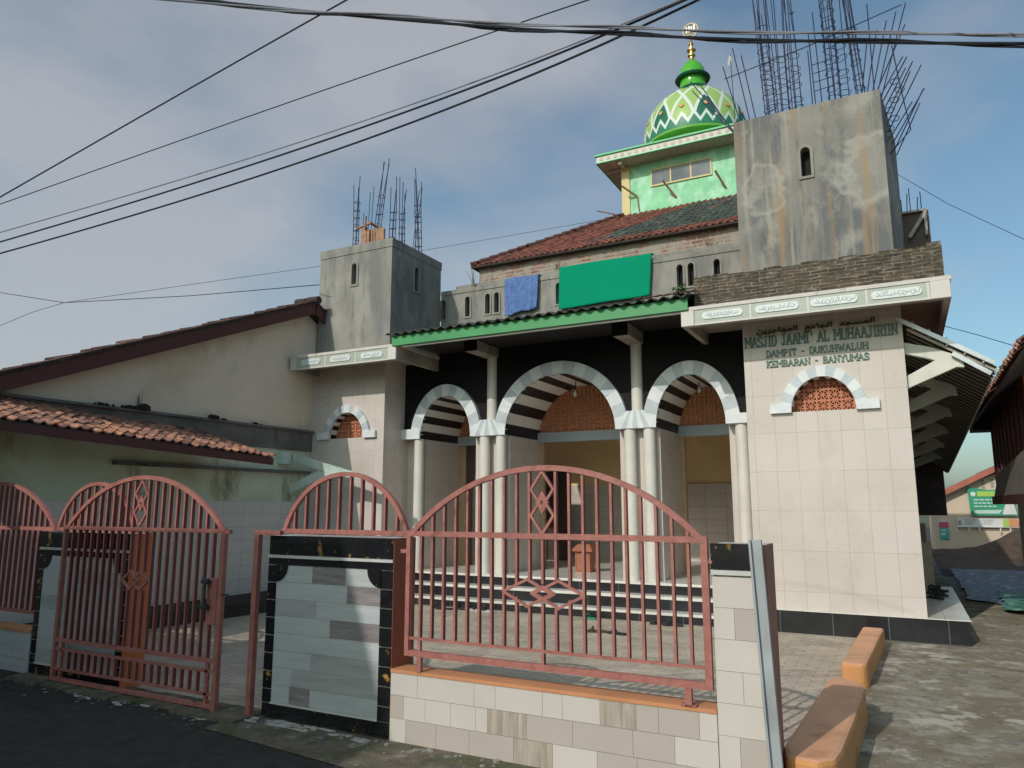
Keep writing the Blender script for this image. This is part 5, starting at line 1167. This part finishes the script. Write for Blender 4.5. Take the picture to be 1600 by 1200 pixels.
# lean-to roof over the left of the courtyard
lt = thing('lean_to_roof', (-9.0, 6.4, 2.4), 'weathered orange clay tile lean-to roof along the beige house wall', 'roof')
P0 = Vector((-8.22, 2.4, 2.51)); U = Vector((0, 3.88, -.19)).normalized(); Vv = Vector((-1.06, 0, .37)).normalized()
b = MB(); random.seed(12)
tiles(b, P0, U, Vv, .135, .15, lambda u, s: u < 5.66 - s * .55, nu=43, nv=8, jit=.010); 
build(b, 'clay_tiles', 'old_tile', lt)
b = MB(); q0 = P0; q1 = P0 + U * 5.6; up_ = Vv * 1.13; b.prism([q0, q1, q1 + up_ - U * .62, q0 + up_], (0, 0, -.03)); build(b, 'deck', 'dark_tile_under', lt)
b = MB(); b.bar(q0 + Vector((.02, 0, -.07)), q1 + Vector((.02, -.0, -.065)), .025, .10); b.bar(q1 + Vector((.0, .0, -.06)), q1 + up_ - U * .62 + Vector((0, 0, -.06)), .025, .09); build(b, 'fascia_board', 'maroon', lt)
for k in range(1):
    yk = 2.4 + 2.75 * k; zk = 2.40 - .048 * (yk - 3.0)
    b = MB(); b.prism([(XW + .02, yk, zk - .50), (XW + .02, yk, zk - .36), (-8.35, yk, zk - .04), (-8.35, yk, zk - .13)], (0, .07, 0)); build(b, 'brace', 'dark_door', lt)
b = MB(); b.box(XW + .01, -8.5, 4.0, 4.06, 2.18, 2.26); b.box(-8.62, -8.5, 4.0, 4.07, 2.12, 2.27); build(b, 'beam_end', 'mint', lt)
random.seed(2)
b = MB()
for (yy, ln, hh) in ((6.25, .35, .05), (6.55, .25, .10), (7.7, .18, .07), (7.9, .10, .03), (5.9, .3, .04), (8.6, .2, .03)):
    for k in range(9):
        cy_ = yy + random.uniform(-ln / 2, ln / 2); r_ = hh * random.uniform(.4, .8)
        b.lathe(XW + .09, cy_, [(.005, 2.83), (r_, 2.835), (r_ * .9, 2.835 + r_ * .7), (r_ * .3, 2.835 + r_ * 1.1)], 7)
build(b, 'moss_clump', 'moss_black', nh)
weed('weed', XW + .05, 6.5, 2.9, .24, 5, 'dry_twig', 'thin dead weed on the ledge of the beige house wall', 'weed', .3)
b = MB(); b.prism([(XW, 5.2, 0), (XW, 9.5, 0), (-8.30, 8.3, 0), (-8.45, 6.9, 0), (-8.75, 5.2, 0)][::-1], (0, 0, .17)); build(b, 'planter_kerb', 'earth_dark', label='low dark earthen kerb along the foot of the beige house wall', cat='kerb')
# pale mint timber brace of the left eave
mb_ = thing('eave_brace', (-8.5, 9.3, 1.7), 'pale mint forked timber brace sticking out at the foot of the left pier', 'brace')
b = MB(); b.prism([(-9.10, 9.28, 2.40), (-9.06, 9.28, 2.27), (-8.20, 9.28, 2.02), (-7.58, 9.28, 1.93), (-7.57, 9.28, 2.01)], (0, .09, 0)); build(b, 'upper_arm', 'mint', mb_, bevel=.006)
b = MB(); b.prism([(-9.12, 9.281, 1.87), (-9.12, 9.281, 1.72), (-8.55, 9.281, 1.92), (-8.20, 9.281, 2.02), (-8.50, 9.281, 2.10)], (0, .088, 0)); build(b, 'lower_arm', 'mint', mb_, bevel=.006)
b = MB(); b.tube([(-9.22, 9.25, 2.22), (-9.22, 9.25, 2.42)], .13, 16); build(b, 'drain_end', 'mint', mb_, smooth=True)

# ================================================================== RIGHT BACKGROUND
fh = thing('cream_house', (4.2, 27, 0), 'cream gabled house with red tiled roof beyond the side path', 'house')
b = MB(); ax, az = 2.42, 2.55; ex, ez = .55, 1.62
b.prism([(.75, 26, -.1), (5.2, 26, -.1), (5.2, 26, 1.2), (ax, 26, az - .1), (.75, 26, 1.72)][::1], (0, 6, 0)); build(b, 'wall', 'house_cream', fh)
b = MB()
for (xa, za, xb, zb) in ((ex, ez, ax + .02, az + .03), (5.5, 1.1, ax - .02, az + .03)):
    b.prism([(xa, 25.75, za), (xb, 25.75, zb), (xb, 25.75, zb + .09), (xa, 25.75, za + .09)], (0, 6.4, 0)); b.prism([(xa, 25.70, za - .07), (xb, 25.70, zb - .07), (xb, 25.70, zb + .05), (xa, 25.70, za + .05)], (0, .05, 0))
build(b, 'roof', 'house_roof', fh)
b = MB()
for k in range(3): b.box(2.05 + .0, 2.12, 25.98, 26.0, 2.02 + .09 * k, 2.08 + .09 * k); b.box(2.28, 2.35, 25.98, 26.0, 2.05 + .09 * k, 2.11 + .09 * k)
build(b, 'vent', 'grey_print', fh)
bn = thing('banner', (2.25, 25.9, 1.2), 'green printed banner hanging on the gable of the cream house', 'banner')
b = MB(); b.prism([(1.66, 25.88, 2.06), (1.70, 25.88, 1.22), (2.86, 25.88, 1.22), (2.80, 25.88, 1.98), (2.2, 25.88, 1.97)][::-1], (0, .015, 0)); build(b, 'sheet', 'banner_green', bn)
b = MB(); b.box(1.90, 2.7, 25.865, 25.879, 1.78, 1.93); build(b, 'header', 'banner_lime', bn)
b = MB()
for k in range(3):
    x = 1.80
    while x < 2.35: w = random.uniform(.05, .13); b.box(x, x + w, 25.865, 25.879, 1.66 - .095 * k, 1.70 - .095 * k); x += w + .025
b.prism([(1.78, 25.864, 1.28), (2.40, 25.864, 1.28), (2.50, 25.864, 1.39), (1.80, 25.864, 1.38)][::-1], (0, .01, 0)); build(b, 'print', 'banner_pale', bn)
b = MB(); pts = [(1.80 + .07 * cos(k * pi / 4), 25.865, 1.85 + .07 * sin(k * pi / 4)) for k in range(8)]; b.prism(pts, (0, .012, 0)); b.prism([(2.48, 25.864, 1.26), (2.84, 25.864, 1.26), (2.76, 25.864, 1.68), (2.62, 25.864, 1.70)][::-1], (0, .01, 0)); build(b, 'emblem', 'white_print', bn)
sg = thing('sign_board', (2.1, 25.9, .85), 'long white notice board below the green banner', 'sign')
b = MB(); b.box(1.33, 2.62, 25.88, 25.9, .90, 1.14); build(b, 'board', 'white_print', sg)
b = MB()
for x in (1.5, 1.96):
    for k in range(3): b.box(x + .03 * k % .05, x + .30 - .04 * k, 25.87, 25.879, 1.09 - .055 * k, 1.105 - .055 * k)
b.box(1.36, 1.43, 25.87, 25.879, .94, 1.08); build(b, 'print', 'grey_print', sg)
b = MB(); b.box(2.47, 2.62, 25.865, 25.879, .91, 1.13); build(b, 'green_field', 'banner_lime', sg)
b = MB(); b.box(2.62, 2.85, 25.86, 25.88, .91, 1.13); build(b, 'orange_field', 'orange_paint', sg)
b = MB()
for x in (1.28, 1.60, 1.86, 2.38, 2.62): b.box(x, x + .03, 25.85, 25.87, .75, .89)
b.box(1.28, 2.85, 25.85, 25.87, .885, .899); rk = build(b, 'rack', 'white_print', label='white rack under the long notice board on the cream house', cat='rack')
for (z0_, z1_, mm, lb_) in ((.88, 1.02, 'pink_print', 'small pink and white poster on the cream house corner'), (.52, .84, 'teal_print', 'teal poster below the pink one on the cream house corner')):
    b = MB(); b.box(.86, 1.10, 25.96, 25.975, z0_, z1_); po = build(b, 'poster', mm, label=lb_, cat='poster')
    b = MB(); 
    if mm == 'teal_print': b.box(.89, 1.0, 25.95, 25.959, .64, .70); b.box(.90, 1.05, 25.95, 25.959, .76, .79)
    else: b.box(.87, 1.06, 25.95, 25.959, 1.03, 1.10)
    build(b, 'print', 'white_print', po)
# blue and green sheets drying on the ground
def tarp(name, pts, m_, label, amp):
    b = MB(); nx = 34; ny = 34; G = []
    (ax_, ay_), (bx_, by_), (cx_, cy_), (dx_, dy_) = pts; random.seed(len(label))
    for j in range(ny + 1):
        row = []
        for i in range(nx + 1):
            u, v = i / nx, j / ny; x = (ax_ * (1 - u) + bx_ * u) * (1 - v) + (dx_ * (1 - u) + cx_ * u) * v; y_ = (ay_ * (1 - u) + by_ * u) * (1 - v) + (dy_ * (1 - u) + cy_ * u) * v
            row.append((x + random.uniform(-.05, .05) * (u in (0, 1)), y_ + random.uniform(-.1, .1) * (v in (0, 1)), (.014 if 'dark' in label else .045) + amp * abs(sin(x * 7 + y_ * 3) * sin(y_ * 4.3 - x * 2)) + random.uniform(0, amp * .8)))
        G.append(row)
    for j in range(ny):
        for i in range(nx): b.face((G[j][i], G[j][i + 1], G[j + 1][i + 1], G[j + 1][i]))
    return build(b, name, m_, label=label, cat='tarpaulin', smooth=True)
mat('tarp_blue', (0.06, 0.075, 0.14), 0.5, 0.6, 8, 0.8, 12, edge=.04, streak=[((0.02, 0.02, 0.03), 0.52, 3, 1, 0.8), ((0.50, 0.53, 0.60), 0.58, 6, 1, 0.9), ((0.05, 0.12, 0.14), 0.56, 9, 1, 0.8)])
mat('tarp_green', (0.06, 0.26, 0.17), 0.5, 0.5, 8, 0.8, 12, edge=.04, streak=[((0.03, 0.05, 0.06), 0.52, 5, 1, 0.9), ((0.40, 0.52, 0.46), 0.58, 7, 1, 0.8)])
tarp('tarpaulin', [(.80, 14.4), (3.0, 12.6), (4.5, 21.0), (.85, 21.0)], 'tarp_blue', 'crumpled dark blue tarpaulin spread on the ground before the cream house', .02)
tarp('tarpaulin', [(1.15, 13.0), (2.3, 12.3), (2.9, 14.6), (1.35, 16.0)], 'tarp_green', 'green and blue tarpaulin spread beside the mosque terrace', .018)
# orange walled house at the right edge
oh = thing('orange_house', (2.6, 13, 0), 'orange brown walled house with deep dark tiled eaves at the right edge', 'house')
b = MB(); b.box(1.50, 5, 11.6, 15.95, 1.9, 3.6); build(b, 'wall', 'orange_wall', oh)
b = MB(); b.box(1.75, 5, 11.8, 15.8, 0, 1.9); build(b, 'lower_wall', 'house_cream', oh)
b = MB()
for k in range(9): b.box(1.46, 1.5, 11.8 + k * .48, 11.9 + k * .48, 1.9, 3.5)
build(b, 'wall_batten', 'maroon', oh)
b = MB(); b.prism([(1.12, 8.2, 2.98), (1.22, 16.6, 2.98 ), (3.6, 16.6, 4.9), (3.6, 8.2, 4.9)], (0, 0, .06)); b.prism([(1.2, 15.9, 2.9), (1.8, 15.9, 2.9), (1.8, 16.6, 2.9), (1.2, 16.6, 2.9)], (0, 0, .3)); r_ = build(b, 'roof', 'dark_tile_under', oh)
b = MB(); tiles(b, (1.10, 8.2, 3.06), (.0118, 1, 0), Vector((2.4, 0, 1.92)).normalized(), .2, .26, lambda u, s: True, nu=42, nv=8); build(b, 'roof_tile', 'old_tile', r_)
b = MB(); b.prism([(1.22, 9.6, 1.66), (1.22, 13.6, 1.66), (1.30, 13.6, 2.02), (1.30, 9.6, 2.25)], (.5, 0, 0)); build(b, 'awning', 'awning_grey', oh)
b = MB(); b.prism([(1.20, 9.5, 1.55), (1.20, 13.7, 1.55), (1.20, 13.7, 1.67), (1.20, 9.5, 1.67)], (.6, 0, 0)); build(b, 'awning_edge', 'maroon', oh)
b = MB(); b.box(1.05, 1.6, 16.2, 16.3, 3.08, 3.9); build(b, 'gable_board', 'orange_wall', oh)

# ================================================================== house across the road (its shade lies on the gate)
op = thing('shop_house', (-14, -6, 0), 'two storey pale house across the road whose shade falls on the gate', 'house')
b = MB(); b.box(-30, -5.38, -9, -3.2, 0, 5.88); ow = build(b, 'wall', 'opposite_wall', op)
b = MB(); b.box(-30.3, -5.38, -9.2, -3.0, 5.88, 6.0); build(b, 'roof', 'concrete', op)
for k in range(5):
    for z in (1.0, 3.9):
        b = MB(); x = -8.2 - 4.2 * k; b.box(x, x + 1.5, -3.199, -3.16, z, z + 1.25); w_ = build(b, 'window', 'frame_yellow', op)
        b = MB(); b.box(x + .08, x + .71, -3.16, -3.15, z + .08, z + 1.17); b.box(x + .79, x + 1.42, -3.16, -3.15, z + .08, z + 1.17); build(b, 'pane', 'glass_dark', w_)
b = MB(); b.box(2.2, 14, -9, -4.2, 0, 3.2); o2 = thing('shed', (8, -6.5, 0), 'low shed across the road right of the camera', 'shed'); build(b, 'wall', 'opposite_wall', o2)
b = MB(); b.box(2.0, 14.2, -9.2, -4.0, 3.2, 3.35); build(b, 'roof', 'dark_tile_under', o2)

# ================================================================== overhead cables
rt_ = Vector((cos(yaw), sin(yaw), 0)); fw_ = Vector((-sin(yaw) * cos(pitch), cos(yaw) * cos(pitch), sin(pitch))); up_v = rt_.cross(fw_)
def cable(P, r, m_, label, group=None, pair=False):
    """P = three surveyed points; the cable hangs through them and runs on past both ends"""
    a, m1, c = [Vector(q) for q in P]; pts = []
    for i in range(-14, 39):
        t = i / 24; pts.append(a * (2 * (t - .5) * (t - 1)) + m1 * (-4 * t * (t - 1)) + c * (2 * t * (t - .5)))
    r *= .5; b = MB(); b.tube(pts, r, 6)
    if pair:
        b.tube([p + Vector((0, 0, r * 2.1 * cos(k * .9))) + fw_ * r * 2 * sin(k * .9) for k, p in enumerate(pts)], r * .8, 6)
    return build(b, 'cable', m_, label=label, cat='cable', group=group, smooth=True)
G_ = 'overhead cables'
cable([(-2.575, 1.755, 3.616), (-1.069, 2.601, 3.525), (0.507, 2.998, 3.224)], .009, 'cable_grey', 'upper of the two nearly level twisted cables crossing the top of the photo', G_, True)
cable([(-2.567, 1.898, 3.710), (-1.098, 2.671, 3.551), (0.516, 3.073, 3.228)], .012, 'cable_black', 'lower and thicker of the two nearly level twisted cables across the top', G_, True)
cable([(-5.471, 2.653, 3.683), (-3.970, 2.940, 4.225), (-2.528, 2.837, 4.317)], .010, 'cable_black', 'steepest cable, rising from the left edge to the top left of centre', G_)
cable([(-6.836, 3.321, 4.152), (-3.733, 3.790, 4.569), (-1.358, 3.549, 4.384)], .008, 'cable_black', 'thin cable rising from the left edge just under the steepest one', G_)
cable([(-6.143, 3.008, 3.663), (-3.078, 3.365, 3.920), (-0.717, 2.954, 3.758)], .0085, 'cable_grey', 'topmost grey cable of the three that rise together from the left edge', G_)
cable([(-6.140, 3.015, 3.586), (-3.076, 3.366, 3.876), (-0.682, 2.963, 3.758)], .012, 'cable_black', 'middle thick black cable of the three rising together', G_)
cable([(-6.136, 3.022, 3.493), (-3.074, 3.368, 3.784), (-0.629, 2.974, 3.747)], .012, 'cable_black', 'lowest thick black cable of the three rising together', G_)
def wire(P, r, label):
    b = MB(); b.tube(P, r, 5); return build(b, 'wire', 'cable_black', label=label, cat='wire')
wire([(-23.671, 10.757, 7.780), (-21.485, 10.695, 7.274), (-17.309, 10.020, 6.274), (-14.184, 11.082, 6.297), (-8.998, 9.658, 5.435)], .009, 'thin wire from the left edge to the left concrete tower')
wire([(-27.244, 12.560, 7.055), (-25.021, 12.567, 7.151), (-22.889, 12.333, 7.272), (-20.771, 12.024, 7.219)], .008, 'faint short wire joining the tower wire from below at the left edge')
wire([(-29.425, 17.034, 9.581), (-26.335, 21.505, 11.244), (-20.969, 26.764, 13.104), (-11.334, 32.055, 15.159)], .010, 'faint distant wire passing behind the left tower to the lantern')
wire([(0.534, 29.995, 14.024), (2.182, 29.921, 12.385), (4.313, 29.688, 10.570), (5.607, 29.471, 9.584)], .011, 'faint sagging wire in the sky right of the rust stained tower')
wire([(0.969, 17.974, 5.361), (1.642, 17.925, 5.052), (2.378, 17.842, 4.675), (3.164, 17.720, 4.304)], .008, 'thin wire above the metal flashing of the side eave')
b = MB(); c_ = Vector((-2.635, 29.884, 21.655)); b.lathe(c_.x, c_.y, [(.01, c_.z - .07), (.06, c_.z - .02), (.06, c_.z + .03), (.01, c_.z + .07)], 8)
b.prism([c_ + Vector((-.05, 0, .02)), c_ + Vector((-.16, .03, .06)), c_ + Vector((-.03, 0, .05))], (0, .02, 0)); b.prism([c_ + Vector((.05, 0, .02)), c_ + Vector((.14, .03, .05)), c_ + Vector((.03, 0, .05))], (0, .02, 0))
build(b, 'bird', 'rubber_black', label='tiny dark bird in the sky above the right tower', cat='bird')
b = MB(); b.tube([(-1.93, 10.2, 7.15), (-1.94, 10.2, 7.95)], .005, 4); fg = build(b, 'flag_stick', 'rebar', None); bpy.data.objects.remove(fg)
fl = thing('flag', (-1.78, 10.15, 7.6), 'scrap of white flag among the bars beside the dome', 'flag')
b = MB(); b.prism([(-1.775, 10.15, 8.02), (-1.81, 10.15, 7.86), (-1.755, 10.17, 7.84), (-1.745, 10.16, 7.95)], (0, .006, 0)); build(b, 'cloth', 'rubber_white', fl)
b = MB(); b.tube([(-1.74, 10.16, 7.0), (-1.765, 10.16, 8.03)], .005, 4); build(b, 'stick', 'rebar', fl)
